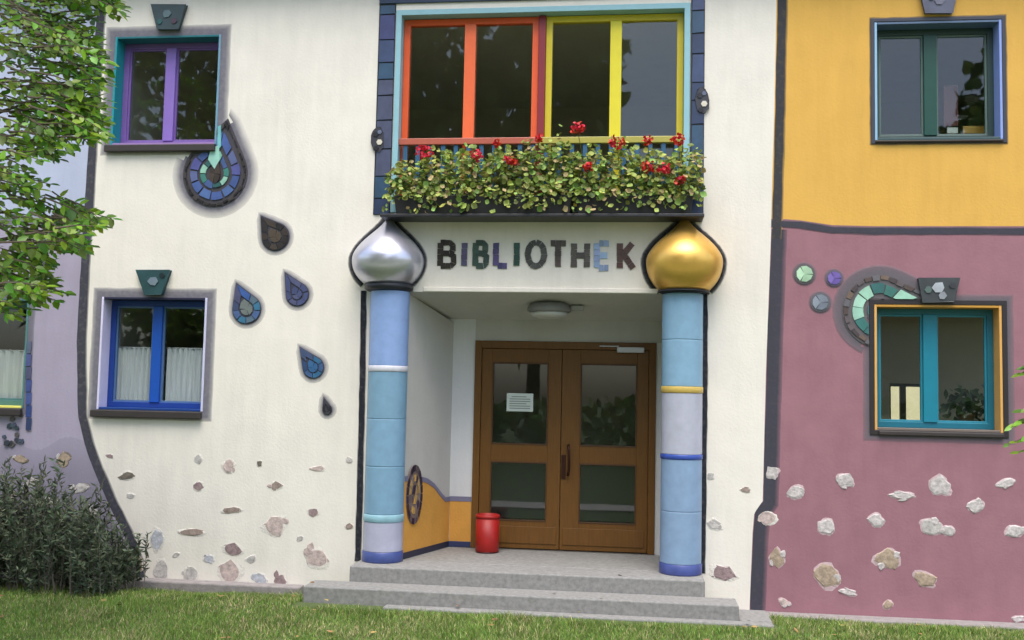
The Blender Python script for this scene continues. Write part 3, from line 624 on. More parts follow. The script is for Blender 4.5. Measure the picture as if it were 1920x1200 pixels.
# ------------------------------------------------------------------ columns
m_silver = M('silver_glaze', S(202,202,214), rough=.3, metal=.74, var=.06, bump=.02, bs=12); m_gold = M('gold_glaze', S(228,182,92), rough=.34, metal=.66, var=.09, bump=.02, bs=12)
CY = -.06; R_ = .186
def column(uc_top, uc_bot, segs, lab, dome_mat, dome, tipv, widev, botv, hw):
    cx = at(uc_bot, 1050, CY).x; zv = lambda v: at(uc_bot, v, CY).z
    prof0 = zv(segs[0][0]); 
    c = None
    for (v0, v1, kind, col) in segs:
        za, zb_ = zv(v1), zv(v0); r = R_
        if (v0, v1) == (segs[-1][0], segs[-1][1]): za = FZ+.001
        if kind == 'ring':
            o = lathe('ring', [(r+.002, za), (r+.006, za+.006), (r+.006, zb_-.006), (r+.002, zb_)], cx, CY, glaze(*col, var=.1), c)
        elif kind == 'base':
            o = lathe('base', [(r+.004, za), (r+.007, za+.01), (r+.006, zb_-.006), (r, zb_)], cx, CY, glaze(*col), c)
        else:
            h = zb_-za; nd = max(1, round(h/.5)); 
            for q in range(nd):
                a_, b_ = za+h*q/nd+.0008, za+h*(q+1)/nd-.0008
                f = random.uniform(.97, 1.03); cc = tuple(int(min(250, x*f)) for x in col)
                prof = [(r-.004, a_), (r-.0008, a_+.002), (r, a_+.005), (r, a_+.012), (r, a_+.03), (r, b_-.03), (r, b_-.012), (r, b_-.005), (r-.0008, b_-.002), (r-.004, b_)]
                if c is None: c = lathe('column', prof, cx, CY, glaze(*cc, var=.07), lib, label=lab)
                else: lathe('drum', prof, cx, CY, glaze(*cc, var=.07), c)
    cxd = at(uc_top, widev, CY).x; zt_, zw, zb2 = at(uc_top, tipv, CY).z, at(uc_top, widev, CY).z, at(uc_top, botv, CY).z
    H = zt_-zw; h2 = zw-zb2; w = hw
    prof = [(w*.64, zb2)]+[(w*(.64+.36*math.sin(t*math.pi/2)), zb2+h2*(1-math.cos(t*math.pi/2))) for t in (.2,.4,.6,.8,.95)]
    prof = [(w*.66, zb2)]+[(w*math.sqrt(max(0, 1-(1-q)**2*.58)), zb2+h2*q) for q in (.08,.2,.35,.5,.65,.8,.92,1.0)]
    up = [(.06,.995),(.14,.965),(.22,.91),(.3,.84),(.38,.755),(.46,.655),(.54,.545),(.62,.43),(.7,.315),(.78,.215),(.86,.135),(.93,.075),(.98,.035),(1.0,.012)]
    prof += [(w*f, zw+H*q) for q, f in up]
    on = lathe('onion_dome', prof, cxd, CY, dome_mat, c, n=56, label=dome)
    lathe('collar', [(R_+.012, zv(segs[0][0])+.002), (R_+.045, zv(segs[0][0])+.02), (w*.68, zb2-.03), (w*.66, zb2-.001)], (cxd+cx)/2, CY, paint(34,36,44), c)
    # painted outline on the wall: dome and shaft
    sh = .006
    ol = [(cxd-sh+s*r, z) for s, seq in ((1, prof), (-1, prof[::-1])) for r, z in seq]
    L = [Vector(p) for p in ol]
    par = (0-CY)/DIST
    L = [Vector((p.x+(p.x-0)*par, p.y+(p.y-EYE)*par)) for p in L]   # where the dome stands before the wall as one walks up to it
    L = resample([(p.x, p.y) for p in L], .03)
    rows = [offs(L, d, False, .002, 5+i) for i, d in enumerate((-.01, .012, .034, .052))]
    stripmesh('painted_outline', rows, (1, 1, .9, 0), False, d_white, c, -.005)
    return c, cx
cL, cxL = column(728, 717, [(547,686,'d',(136,164,210)), (686,697,'ring',(206,206,214)), (697,962,'d',(121,158,183)), (962,976,'ring',(138,178,190)), (976,1031,'d',(174,175,194)), (1031,1056,'base',(62,76,132))],
      'column with periwinkle and turquoise drums and a silver dome', m_silver, 'silver onion dome', 404, 490, 533, .345)
cR, cxR = column(1283, 1276, [(552,725,'d',(130,167,192)), (725,737,'ring',(196,168,86)), (737,851,'d',(172,174,188)), (851,860,'ring',(52,78,160)), (860,1054,'d',(133,159,189)), (1054,1080,'base',(64,76,134))],
      'column with turquoise, lilac and pale blue drums and a gold dome', m_gold, 'gold onion dome', 404, 492, 545, .352)
line('painted_outline', pts([(682,545),(680,700),(676,880),(671,1052)]), .05, .012, d_white, lib, y=-.0045, step=.1)
line('painted_outline', pts([(1322,548),(1322,700),(1320,880),(1317,1075)]), .04, .012, d_white, lib, y=-.0045, step=.1)
box('porch_lip', RX0+.16, RX1-.16, -.012, -.0005, RZ+.002, RZ+.045, m_white, lib, bev=.006)

# ------------------------------------------------------------------ lettering
sg = thing('sign', 'BIBLIOTHEK in dark, blue and brown mosaic letters over the entrance', 'sign', (at(1005,480).x, 0, at(1005,480).z))
GL = {'B': [[(0,0),(0,1)], [(0,1),(.38,1),(.5,.88),(.5,.66),(.38,.54),(.02,.54)], [(.38,.52),(.55,.42),(.55,.12),(.42,0),(.02,0)]],
      'I': [[(0,0),(0,1)]], 'L': [[(0,1),(0,0)], [(.08,0),(.5,0)]],
      'O': [[(.3+.31*math.sin(t), .5+.5*math.cos(t)) for t in np.linspace(0, 2*math.pi, 13)]],
      'T': [[(.0,1),(.62,1)], [(.31,.92),(.31,0)]], 'H': [[(0,0),(0,1)], [(.54,0),(.54,1)], [(.08,.5),(.46,.5)]],
      'E': [[(0,0),(0,1)], [(.08,1),(.45,1)], [(.08,.5),(.4,.5)], [(.08,0),(.45,0)]], 'K': [[(0,0),(0,1)], [(.06,.48),(.46,1)], [(.14,.56),(.5,0)]]}
def letter(ch, ul, ur, vt, vb, col):
    xl, zt_ = xz(ul, vt); xr, zb_ = xz(ur, vb); h = zt_-zb_-.055; V, F = [], []
    gw = max(p[0] for s in GL[ch] for p in s); w = .057
    sxs = (xr-xl-w)/gw if gw > 0 else 0
    for s in GL[ch]:
        L = [Vector((xl+w/2+p[0]*sxs, zb_+.0275+p[1]*h)) for p in s]
        L = resample([(p.x, p.y) for p in L], .058); lo_, hi_ = offs(L, -w/2), offs(L, w/2)
        for i in range(len(L)-1):
            g = .03; mixp = lambda p, q, t: Vector((p[0]+(q[0]-p[0])*t, p[1]+(q[1]-p[1])*t)); j = lambda: Vector((random.uniform(-.0022, .0022), random.uniform(-.0022, .0022)))
            quad = [mixp(lo_[i], lo_[i+1], g)+j(), mixp(lo_[i], lo_[i+1], 1-g)+j(), mixp(hi_[i], hi_[i+1], 1-g)+j(), mixp(hi_[i], hi_[i+1], g)+j()]
            if (quad[1]-quad[0]).cross(quad[2]-quad[0]) < 0: quad = quad[::-1]
            m0 = len(V); dp = random.uniform(.007, .011)
            V += [(z.x, -dp, z.y) for z in quad]+[(z.x, -.0005, z.y) for z in quad]
            F += [tuple(m0+r for r in f) for f in ((0,1,2,3),(0,4,5,1),(1,5,6,2),(2,6,7,3),(3,7,4,0))]
    key_ = 'letter_glaze_%d_%d_%d' % col
    obj('letter', V, F, MATS.get(key_) or M(key_, S(*col), rough=.35, var=.12, vs=20, island=.28, hue=.02), sg)
for a in (('B',821,856,450,504,(52,46,42)), ('I',866,880,450,504,(84,80,108)), ('B',887,917,450,504,(58,78,70)), ('L',925,956,450,504,(78,70,112)), ('I',964,978,450,504,(40,72,64)),
          ('O',985,1026,449,505,(74,74,70)), ('T',1027,1066,451,506,(74,64,60)), ('H',1071,1106,451,507,(84,78,72)), ('E',1114,1147,451,508,(142,162,196)), ('K',1157,1193,451,509,(84,56,48))):
    letter(*a)

# ------------------------------------------------------------------ mosaic drops
def clip_out(poly, quad):
    """cut a tile by the window corner quad = (xmin or None, xmax, zmin, zmax): returns the pieces outside it"""
    def half(L, f):
        out = []
        for i in range(len(L)):
            a, b = L[i], L[(i+1) % len(L)]; fa, fb = f(a), f(b)
            if fa >= 0: out.append(a)
            if fa*fb < 0:
                t = fa/(fa-fb); out.append((a[0]+(b[0]-a[0])*t, a[1]+(b[1]-a[1])*t))
        return out
    if quad is None: return [poly]
    fx_, fz_ = quad
    res = [half(poly, fx_), half(half(poly, lambda p: -fx_(p)), fz_)]
    return [r for r in res if len(r) >= 3]
def droppoly(cx, cz, r, tip, n=48):
    """circle with a tail to the tip"""
    v = Vector((tip[0]-cx, tip[1]-cz)); d = v.length; base = math.atan2(v.y, v.x); out = []
    for i in range(n):
        if i == n//2: out.append(tip)
        a = base+2*math.pi*(i+.5)/n-math.pi; k = abs(((a-base+math.pi) % (2*math.pi))-math.pi)
        lim = math.acos(min(1, r/d)) if d > r else 0
        rr = r if k > lim else r/max(.05, math.cos(lim-k))
        rr = min(rr, d) if k < .15 else rr
        out.append((cx+rr*math.cos(a), cz+rr*math.sin(a)))
    return out
def sector_tiles(cx, cz, outer, f0, f1, n, cols, parent, y0=-.018, y1=-.010, quad=None, gap=.006, start=0.0):
    m = len(outer)
    for q in range(n):
        a0, a1 = (start+q)/n*m, (start+q+1)/n*m; ja, jb = random.uniform(-.16, .2)*(a1-a0)*.35, random.uniform(-.2, .16)*(a1-a0)*.35; idx = np.linspace(a0+.12+max(0, ja), a1-.12+min(0, jb), 4)
        def P_(t, f):
            i = int(t) % m; j = (i+1) % m; fr = t-int(t)
            x = outer[i][0]*(1-fr)+outer[j][0]*fr; z = outer[i][1]*(1-fr)+outer[j][1]*fr
            return (cx+(x-cx)*f, cz+(z-cz)*f)
        g0, g1 = f0+.02+random.uniform(0, .05)*(f0 > 0), f1-.02-random.uniform(0, .05)
        poly = [P_(t, g1*random.uniform(.985, 1.0)) for t in idx]+([P_(t, g0) for t in idx[::-1]] if f0 > 0 else [(cx, cz)])
        for pc in clip_out(poly, quad):
            slab('tile', [pc], y0-random.uniform(0, .004), y1, glaze(*(cols[q % len(cols)] if isinstance(cols, list) else cols)), parent)
def px2(u, v): return xz(u, v)
# the large drop under the purple framed window
cx, cz = px2(404, 326); r = .335; tip = px2(428, 226)
out = droppoly(cx, cz, r, (tip[0], tip[1]+.02)); qd = (lambda p: p[0]-(UL[1]+.004), lambda p: (UL[2]-.085)-p[1])
inq = lambda x, z: x < UL[1]+.11 and z > UL[2]-.11
body = [p for p in out]
big = None
pcs = clip_out(body, (lambda p: p[0]-(UL[1]+.004), lambda p: (UL[2]-.08)-p[1]))
V, F = [], []
for pc in pcs:
    v, f = slabvf([pc], -.009, -.0005); F += [tuple(i+len(V) for i in q) for q in f]; V += v
big = obj('mosaic_drop', V, F, paint(70,66,72), lib, label='largest mosaic drop, an eye of blue and green tiles')
L = [Vector(p) for p in out]
halo_ring('painted_halo', L, (-.01, .03, .075, .13), (1, .95, .5, 0), h_white, big, y=-.0028, skip=inq)
sector_tiles(cx, cz, out, .84, 1.0, 30, [(40,36,36), (52,48,46), (34,30,32), (66,60,58)], big, quad=qd)
sector_tiles(cx, cz, out, .50, .82, 12, [(70,92,148), (78,104,154), (64,84,136), (84,88,148), (88,98,140)], big, quad=qd)
sector_tiles(cx, cz, out, .24, .48, 9, [(52,96,96), (142,190,170), (60,120,110), (70,92,140), (120,176,160)], big, quad=qd)
sector_tiles(cx, cz, [(p[0]*.55+cx*.45, p[1]) for p in out], 0, .34, 4, [(54,46,42), (66,56,50)], big, y0=-.022, quad=qd)
v_ = pts([(398,278),(412,274),(414,300),(404,318),(392,300)])
slab('tile', [v_], -.026, -.019, glaze(150,200,184), big)
slab('tile', [pts([(410,238),(416,236),(416,275),(409,285)])], -.024, -.0112, glaze(112,176,180), big)
def small_drop(u, v, rpx, tu, tv, cols, lab=None, core=None, rim=True):
    cx, cz = px2(u, v); r = rpx/205; o = droppoly(cx, cz, r, px2(tu, tv), 36)
    d = slab('mosaic_drop', [o], -.008, -.0005, paint(64,64,76), lib, label=lab)
    halo_ring('painted_halo', [Vector(p) for p in o], (-.005, .02, .065), (1, .6, 0), h_white, d, y=-.0016)
    n = max(4, int(rpx/3.2)); sector_tiles(cx, cz, o, .5, .99, n, cols, d, y0=-.014, y1=-.0085, start=.3)
    sector_tiles(cx, cz, o, 0, .48, 3 if rpx > 12 else 2, [core] if core else cols, d, y0=-.015, y1=-.0085)
small_drop(517,444,29,489,404, [(46,42,42), (58,50,46), (40,38,40), (66,58,52)], 'black mosaic drop', (78,68,58))
small_drop(463,580,30,443,530, [(74,98,140), (58,110,140), (84,104,120), (60,90,150), (78,80,110), (60,72,104)], 'grey-blue mosaic drop, widest of the small ones', (104,112,110))
small_drop(558,552,24,534,510, [(72,80,118), (66,74,110), (80,84,116)], 'navy mosaic drop')
small_drop(588,689,22,562,650, [(60,88,128), (52,100,136), (70,84,118), (46,70,110)], 'blue mosaic drop with the curled tail', (52,96,140))
small_drop(614,768,10,607,744, [(44,44,52), (60,60,68)], 'tiny black mosaic drop, lowest of the fall')
# eye on the mauve wall, cut by the gold framed window
cx, cz = px2(1650, 583); qd = (lambda p: (LR[0]-.05)-p[0], lambda p: p[1]-(LR[3]+.05))
r = .335; out = droppoly(cx, cz, r, px2(1745, 552), 64)
inq = lambda x, z: x > LR[0]-.09 and z < LR[3]+.09
pcs = clip_out(out, qd); V, F = [], []
for pc in pcs:
    v, f = slabvf([pc], -.009, -.0005); F += [tuple(i+len(V) for i in q) for q in f]; V += v
eye = obj('mosaic_drop', V, F, paint(96,90,92), yho)
halo_ring('painted_halo', [Vector(p) for p in out], (-.01, .03, .07, .10), (1, 1, .8, 0), h_mau, eye, y=-.0028, skip=inq)
sector_tiles(cx, cz, out, .80, 1.0, 26, [(96,86,88), (74,64,66), (110,92,80), (100,98,102), (84,70,66)], eye, quad=qd)
sector_tiles(cx, cz, out, .42, .78, 12, [(58,114,108)]+[(56,104,104)]*5+[(158,204,182),(60,112,104),(52,100,98),(154,198,174),(162,204,182),(148,192,172)], eye, quad=qd)
sector_tiles(cx, cz, out, .0, .40, 6, [(72,76,122), (84,86,128), (62,110,112)], eye, quad=qd)
for u, v, rp, cc, rim in ((1508,514,20,(166,200,166),(92,86,88)), (1564,522,16,(112,92,164),(96,88,104)), (1538,567,19,(122,130,142),(96,94,100))):
    a, b = px2(u, v); r = rp/215
    d = slab('mosaic_dot', [[(a+r*math.cos(t), b+r*math.sin(t)) for t in np.linspace(0, 2*math.pi, 25)[:-1]]], -.008, -.0005, paint(*rim), yho)
    halo_ring('painted_halo', [Vector((a+r*math.cos(t), b+r*math.sin(t))) for t in np.linspace(0, 2*math.pi, 25)[:-1]], (-.004, .008, .03), (1, .7, 0), h_mau, d, y=-.0016)
    sector_tiles(a, b, [(a+r*math.cos(t), b+r*math.sin(t)) for t in np.linspace(0, 2*math.pi, 25)[:-1]], 0, .86, 3, [cc, tuple(min(255, c+12) for c in cc), tuple(c-10 for c in cc)], d, y0=-.014, y1=-.0085)

# ------------------------------------------------------------------ stones showing through the plaster
sm = {k: M('stone_'+k, S(*c), rough=.88, var=.42, vs=24, bump=.5, bs=40, bdist=.008) for k, c in dict(brown=(150,134,124), purple=(144,124,124), pink=(188,170,164), grey=(182,177,172), white=(190,183,180), tan=(164,146,126), blue=(178,180,186), dark=(110,102,92)).items()}
rim_w = M('plaster_lip_white', S(222,216,206), **{**P, 'bump': .6}); rim_m = M('pale_mortar', S(192,168,170), **{**P, 'bump': .6})
def stone(u, v, w, h, kind, root, sunk=False, chip=False):
    """an angular field stone left bare, almost flush with the plaster"""
    cx, cz = px2(u, v); s = 205 if root is lib else 217
    rx, rz = w/2/s, h/2/s; rr = random.Random(int(u*31+v)); n = 7 if chip else rr.choice((8, 9, 10))
    ang = sorted(2*math.pi*(i+rr.uniform(-.3, .3))/n for i in range(n)); rad_ = [rr.uniform(.72, 1.2) for _ in range(n)]
    ca, sa = math.cos(rr.uniform(-.3, .3)), math.sin(rr.uniform(-.3, .3))
    def pt(f, i, dx=0, dz=0):
        ax, az = rx*(rad_[i]*f*math.cos(ang[i])+dx), rz*(rad_[i]*f*math.sin(ang[i])+dz); return (cx+ax*ca-az*sa, cz+az*ca+ax*sa)
    dp = -.003 if sunk else -.0055; ox, oz = rr.uniform(-.15, .15), rr.uniform(-.1, .25); V, F = [], []
    for f, y in ((1.05, .003), (1.0, dp*.6), (.8, dp*1.3)):
        for i in range(n):
            p = pt(f, i, ox*(f < .9), oz*(f < .9)); V.append((p[0], y+rr.uniform(-.0014, .0014)*(f < 1.02), p[1]))
    for j in range(2):
        for i in range(n): a, b = j*n+i, j*n+(i+1) % n; F.append((a, b, b+n, a+n))
    F.append(tuple(range(2*n, 3*n)))
    o = obj('stone', V, F, sm[kind], root)
    if chip: return
    # thin ragged smear of pale mortar round the stone
    m = 18; mr = random.Random(int(u*17+v)); V, F = [], []; ph = mr.uniform(0, 6.28)
    for f in (0, 1):
        for i in range(m):
            t = 2*math.pi*i/m; base = np.interp(t, ang+[ang[0]+2*math.pi], rad_+[rad_[0]])
            k_ = base*.85 if f == 0 else base*(1.06+(.26 if root is yho else .34)*max(0, .4+.6*math.sin(t*2+ph)+mr.uniform(-.5, .5)))
            ax, az = rx*k_*math.cos(t), rz*k_*math.sin(t); V.append((cx+ax*ca-az*sa, -.0035 if f == 0 else .001, cz+az*ca+ax*sa))
    for i in range(m): F.append((i, (i+1) % m, (i+1) % m+m, i+m))
    obj('mortar', V, F, rim_m if root is yho else (rim_w if root is lib else sm['dark']), o)
    if w > 22:
        for q in range(rr.choice((0, 1, 2))):
            t = rr.uniform(0, 6.28); stone(u+w*.42*math.cos(t), v+h*.45*math.sin(t), w*rr.uniform(.25, .5), h*rr.uniform(.3, .55), rr.choice(('grey', 'pink', kind, kind) if root is lib else ('white', 'grey', 'white', kind)), root, sunk, True)
for u, v, w, h, k in [(237,893,34,18,'dark'),(205,855,18,9,'purple'),(372,861,20,18,'grey'),(372,912,20,22,'purple'),(428,877,26,30,'pink'),(487,869,12,14,'dark'),(595,879,30,14,'pink'),(518,910,28,15,'brown'),(433,957,38,14,'brown'),
        (588,961,20,16,'purple'),(360,999,54,15,'brown'),(517,985,44,40,'pink'),(437,1032,42,28,'purple'),(592,1045,50,42,'pink'),(655,987,20,14,'brown'),(296,1012,30,44,'blue'),(303,1066,28,48,'grey'),(358,1078,34,30,'grey'),
        (428,1072,44,44,'pink'),(488,1088,30,30,'blue'),(526,1090,28,34,'purple'),(262,1058,18,40,'tan'),(392,1048,24,16,'blue'),(472,1048,22,16,'grey'),(562,1010,14,10,'grey'),(330,1040,16,10,'grey'),(245,930,20,12,'grey'),(655,862,14,12,'grey'),
        (1332,893,16,14,'grey'),(1398,919,20,12,'brown'),(1340,983,28,20,'grey'),(1358,1076,42,34,'purple'),(1440,972,34,24,'pink')]:
    stone(u, v, w, h, k, lib, sunk=True)
for u, v, w, h, k in [(1447,887,24,26,'white'),(1490,925,34,26,'white'),(1585,901,34,28,'white'),(1690,930,44,16,'white'),(1763,911,40,38,'white'),(1885,906,32,18,'white'),(1831,950,34,24,'white'),(1548,987,32,32,'white'),(1643,976,32,30,'white'),
        (1745,990,46,30,'grey'),(1778,996,28,18,'white'),(1903,996,34,28,'white'),(1456,1046,30,38,'tan'),(1547,1077,54,42,'tan'),(1665,1048,42,38,'tan'),(1735,1088,44,28,'tan'),(1590,1110,34,12,'white'),(1665,1134,22,18,'tan'),(1910,1160,22,14,'white'),(1470,1130,26,14,'pink')]:
    stone(u, v, w, h, k, yho)
for u, v, w, h, k in [(38,860,30,16,'tan'),(120,862,30,30,'tan'),(60,905,40,20,'grey'),(150,915,36,22,'grey'),(100,940,40,24,'grey'),(20,930,30,24,'pink'),(172,960,30,26,'grey')]:
    stone(u, v, w, h, k, lho, sunk=True)
# dark tile patch under the window at the edge
for i in range(14):
    u, v = random.uniform(8, 48), random.uniform(778, 835); a, b = px2(u, v); s = random.uniform(.02, .036)
    slab('tile', [[(a+s*math.cos(t)*random.uniform(.7,1.2), b+s*math.sin(t)*random.uniform(.7,1.2)) for t in np.linspace(0, 2*math.pi, 6)[:-1]]], -.008-i*.0011, -.0005, glaze(*random.choice([(52,56,66), (70,80,96), (46,64,70), (84,82,80)])), lho)
for i in range(7):
    a, b = px2(54, 640+24*i); c_, d_ = px2(43 if i else 45, 662+24*i)
    slab('tile', [[(c_+.035, d_), (a+.035, d_), (a+.035, b), (c_+.035, b)]], -.012, -.0065, glaze(*[(88,96,120),(74,82,128),(78,80,112),(60,76,132),(66,82,140),(46,66,124),(44,58,96)][i]), lho)

# ------------------------------------------------------------------ things seen through the glass
def card(u0, v0, u1, v1, Y, name, lab, cat, col, parts=()):
    a, b = xz(u0, v1, Y); c, d = xz(u1, v0, Y)
    t = thing(name, lab, cat, ((a+c)/2, Y, b))
    box('cover', a, c, Y, Y+.02, b, d, paint(*col), t, bev=.002)
    for (fx0, fz0, fx1, fz1, cc) in parts:
        box('picture', a+(c-a)*fx0, a+(c-a)*fx1, Y-.003, Y-.0005, b+(d-b)*fz0, b+(d-b)*fz1, paint(*cc), t, bev=0)
    return t
lrs = LR[2]+.08
boxes('window_board', [(LR[0]+.03, LR[1]-.03, .31, .50, LR[2]+.02, LR[2]+.045)], paint(140,130,110), yho)
boxes('window_board', [(UR[0]+.03, UR[1]-.03, .31, .50, UR[2]+.02, UR[2]+.045)], paint(140,140,130), yho)
card(1770,160,1796,236,.40,'box', 'dark red box standing behind the green framed window', 'box', (96,30,26))
card(1776,239,1796,250,.36,'cup', 'small white thing on the board of the green framed window', 'cup', (214,220,220))
card(1806,236,1850,250,.36,'box', 'flat ochre box on the board of the green framed window', 'box', (190,150,70))
hp = at(1812, 795, .42)
pl = thing('houseplant', 'dark leafy houseplant behind the right pane of the teal window', 'houseplant', (hp.x, .42, LR[2]+.046))
lathe('pot', [(.055, LR[2]+.047), (.075, LR[2]+.14), (.082, LR[2]+.155)], hp.x, .42, paint(90,60,44), pl)
n = 170; Pn = np.array([hp.x, .42, LR[2]+.24])+rng.normal(0, 1, (n, 3))*np.array([.13,.06,.085])
V, F = leafmesh(Pn, rng.normal(0, 1, (n, 3)), rng.normal(0, 1, (n, 3))+np.array([0,-1,.5]), rng.uniform(.06, .11, n), .5)
bigmesh('foliage', V, F, M('houseplant_leaf', S(48,66,40), rough=.5, island=.4), pl, 'stuff')

# ------------------------------------------------------------------ tree at the edge
m_bark = M('bark', S(84,74,62), rough=.9, var=.25, vs=14, bump=.7, bs=24)
m_leaf = M('tree_leaf', S(112,150,38), rough=.4, var=.25, vs=9, island=.6, hue=.035, trans=.45)
TY = -3.3
tb = at(-330, 1000, TY); tr = thing('tree', 'leafy green tree reaching in front of the pale blue wall', 'tree', (tb.x, TY, GZ))
trunk = [(tb.x, TY, GZ-.05), (tb.x+.05, TY, 1.2), (tb.x-.03, TY+.05, 2.6), (tb.x+.04, TY, 4.2), (tb.x, TY, 5.6)]
tube('trunk', trunk, [.15,.125,.11,.08,.04], m_bark, tr, n=12)
EDGE = [(-260,250),(-80,240),(0,232),(20,236),(40,192),(60,186),(90,196),(130,208),(190,202),(260,202),(275,160),(300,118),(325,62),(345,96),(365,92),(385,70),(397,40),(404,120),(412,200),(425,190),(440,165),(465,178),(478,140),(500,100),(530,112),(555,132),(572,100),(590,44),(625,30),(660,8)]
ev, ee = [a for a, b in EDGE], [b for a, b in EDGE]
Bp = []; sv, sf = [], []; LP, LD, LN, LS = [], [], [], []
def twig(u, v, ln, depth, droop, seed_u):
    p = Vector(at(u, v, TY+depth)); 
    dirx = Vector((1, random.uniform(-.5, .5), droop)).normalized(); s = p-dirx*ln
    mid = (p+s)/2+Vector((0, 0, .05*ln))
    v_, f_ = tubevf([s, mid, p], [.0075, .005, .0025], 4, len(sv)); sv.extend(v_); sf.extend(f_)
    m = int(ln/.027)
    for i in range(m):
        t = (i+.5)/m
        if t < .15 or random.random() < .14: continue
        q = s.lerp(mid, t*2) if t < .5 else mid.lerp(p, t*2-1)
        side = 1 if i % 2 else -1
        d = dirx*.7+Vector((random.uniform(-.35,.35), side*.45, random.uniform(-.9,.25)))+Vector((0, 0, side*.6))
        LP.append(q); LD.append(d); LN.append(Vector((random.gauss(0, .6), -.75+random.gauss(0, .5), .75))); LS.append(random.choice((1, 1, .7))*random.uniform(.04, .10))
    LP.append(p); LD.append(dirx); LN.append(Vector((0, -.4, .9))); LS.append(.08)
rr = random.Random(4)
for k in range(640):
    v = rr.uniform(-240, 600); e = np.interp(v, ev, ee)
    u = e-rr.expovariate(1/85.0)-4
    if u < -420: u = rr.uniform(-420, e-20)
    if 285 < v < 398 and u > 12 and rr.random() < .62: continue
    if 470 < v < 530 and u > 45 and rr.random() < .55: continue
    if v > 575 and rr.random() < .5: continue
    twig(u, v, rr.uniform(.22, .42), rr.uniform(-.55, .55), rr.uniform(-.75, .1), u)
for u, v in ((210,410),(190,425),(170,462),(150,440),(128,552),(100,535),(92,345),(85,372),(60,335),(228,14),(225,30),(205,130),(198,200),(196,255),(200,230)):
    twig(u, v, .36, rr.uniform(-.2, .2), -.15, u)
for k in range(330):
    v = rr.uniform(-420, 520); u = rr.uniform(-900, -40); twig(u, v, rr.uniform(.3, .5), rr.uniform(-.9, .9), rr.uniform(-.6, .2), u)
V, F = leafmesh(np.array(LP), np.array(LD), np.array(LN), np.array(LS), .62)
bigmesh('crown', V, F, m_leaf, tr, 'stuff')
obj('twigs', sv, sf, m_bark, tr, kind='stuff')
for (vu, vv, h) in ((150,430,2.7),(60,130,4.0),(130,40,4.3),(100,250,3.6),(40,350,3.1),(60,540,2.3),(120,190,3.8)):
    e = at(vu-60, vv, TY); s = Vector((tb.x, TY, max(1.4, e.z-.5)))
    tube('branch', [s, s.lerp(e, .5)+Vector((0, rr.uniform(-.15,.15), .12)), e], [.035,.02,.006], m_bark, tr, n=6)

# sapling whose leaves just reach in at the other edge
sb = at(2010, 1000, -2.6); sp = thing('sapling', 'green sapling with its leaf tips just reaching in before the mauve wall', 'sapling', (sb.x, -2.6, GZ))
tube('trunk', [(sb.x, -2.6, GZ-.03), (sb.x+.02, -2.6, .8), (sb.x-.02, -2.6, 1.7)], [.02,.016,.006], m_bark, sp)
LP, LD, LN, LS, sv, sf = [], [], [], [], [], []
TYs = TY; TY = -2.6
for u, v in ((1917,700),(1925,690),(1897,800),(1892,832),(1915,790),(1920,770),(1912,848),(1930,820),(1950,760),(1960,860),(1980,700),(1990,800),(2040,760),(2060,680),(1970,640),(2030,620)):
    p = Vector(at(u, v, -2.6)); s = Vector((sb.x, -2.6, p.z+.1))
    v_, f_ = tubevf([s, (s+p)/2+Vector((0,0,.03)), p], [.005,.004,.002], 4, len(sv)); sv += v_; sf += f_
    for i in range(6):
        t = 1-i*.13; q = s.lerp(p, t); LP.append(q); LD.append(Vector((p.x-s.x+random.uniform(-.1,.1), random.uniform(-.2,.2), -.12+random.uniform(-.1,.1)))); LN.append(Vector((random.gauss(0,.5), -.5, .7))); LS.append(random.uniform(.05,.085))
V, F = leafmesh(np.array(LP), np.array(LD), np.array(LN), np.array(LS), .55); bigmesh('crown', V, F, m_leaf, sp, 'stuff'); obj('twigs', sv, sf, m_bark, sp, kind='stuff')

# ------------------------------------------------------------------ dark shrub at the foot of the lilac wall
sh = thing('shrub', 'dark needle-leaved shrub at the foot of the lilac wall', 'shrub', (at(90,1095,-.7).x, -.7, GZ))
m_needle = M('shrub_needles', S(86,98,74), rough=.75, var=.3, vs=4, island=.65, hue=.04, trans=.2); m_tw = M('shrub_twig', S(116,106,98), rough=.9, var=.2)
sv, sf = [], []; LP, LD, LN, LS = [], [], [], []
x_l, x_r = at(-240, 1095, -.7).x, at(235, 1095, -.7).x
for k in range(520):
    bx_ = rr.uniform(x_l, x_r); by = rr.uniform(-1.0, -.2); f = (bx_-x_l)/(x_r-x_l)
    top = (1.1 if f < .66 else 1.1-1.75*(f-.66))*rr.uniform(.3, 1.12)
    lean = rr.uniform(-.35, .28)*(1.0 if f < .85 else .35)
    p0 = Vector((bx_, by, GZ)); p2 = Vector((bx_+lean, by+rr.uniform(-.3,.12), GZ+top)); p1 = (p0+p2)/2+Vector((-lean*.2, 0, .12*top))
    v_, f_ = tubevf([p0, p1, p2], [.006,.004,.0015], 4, len(sv)); sv += v_; sf += f_
    m = 64
    for i in range(m):
        t = .18+.82*i/m
        if rr.random() < max(0, t-.62)*1.5: continue
        q = p0.lerp(p1, t*2) if t < .5 else p1.lerp(p2, t*2-1)
        d = (p2-p0).normalized()*.8+Vector((rr.gauss(0,1.0), rr.gauss(0,.9), rr.gauss(0,.7)))
        LP.append(q); LD.append(d); LN.append(Vector((rr.gauss(0,1), -1, rr.gauss(0,1)))); LS.append(rr.uniform(.03, .085))
V, F = leafmesh(np.array(LP), np.array(LD), np.array(LN), np.array(LS), .27); bigmesh('foliage', V, F, m_needle, sh, 'stuff'); obj('twigs', sv, sf, m_tw, sh, kind='stuff')

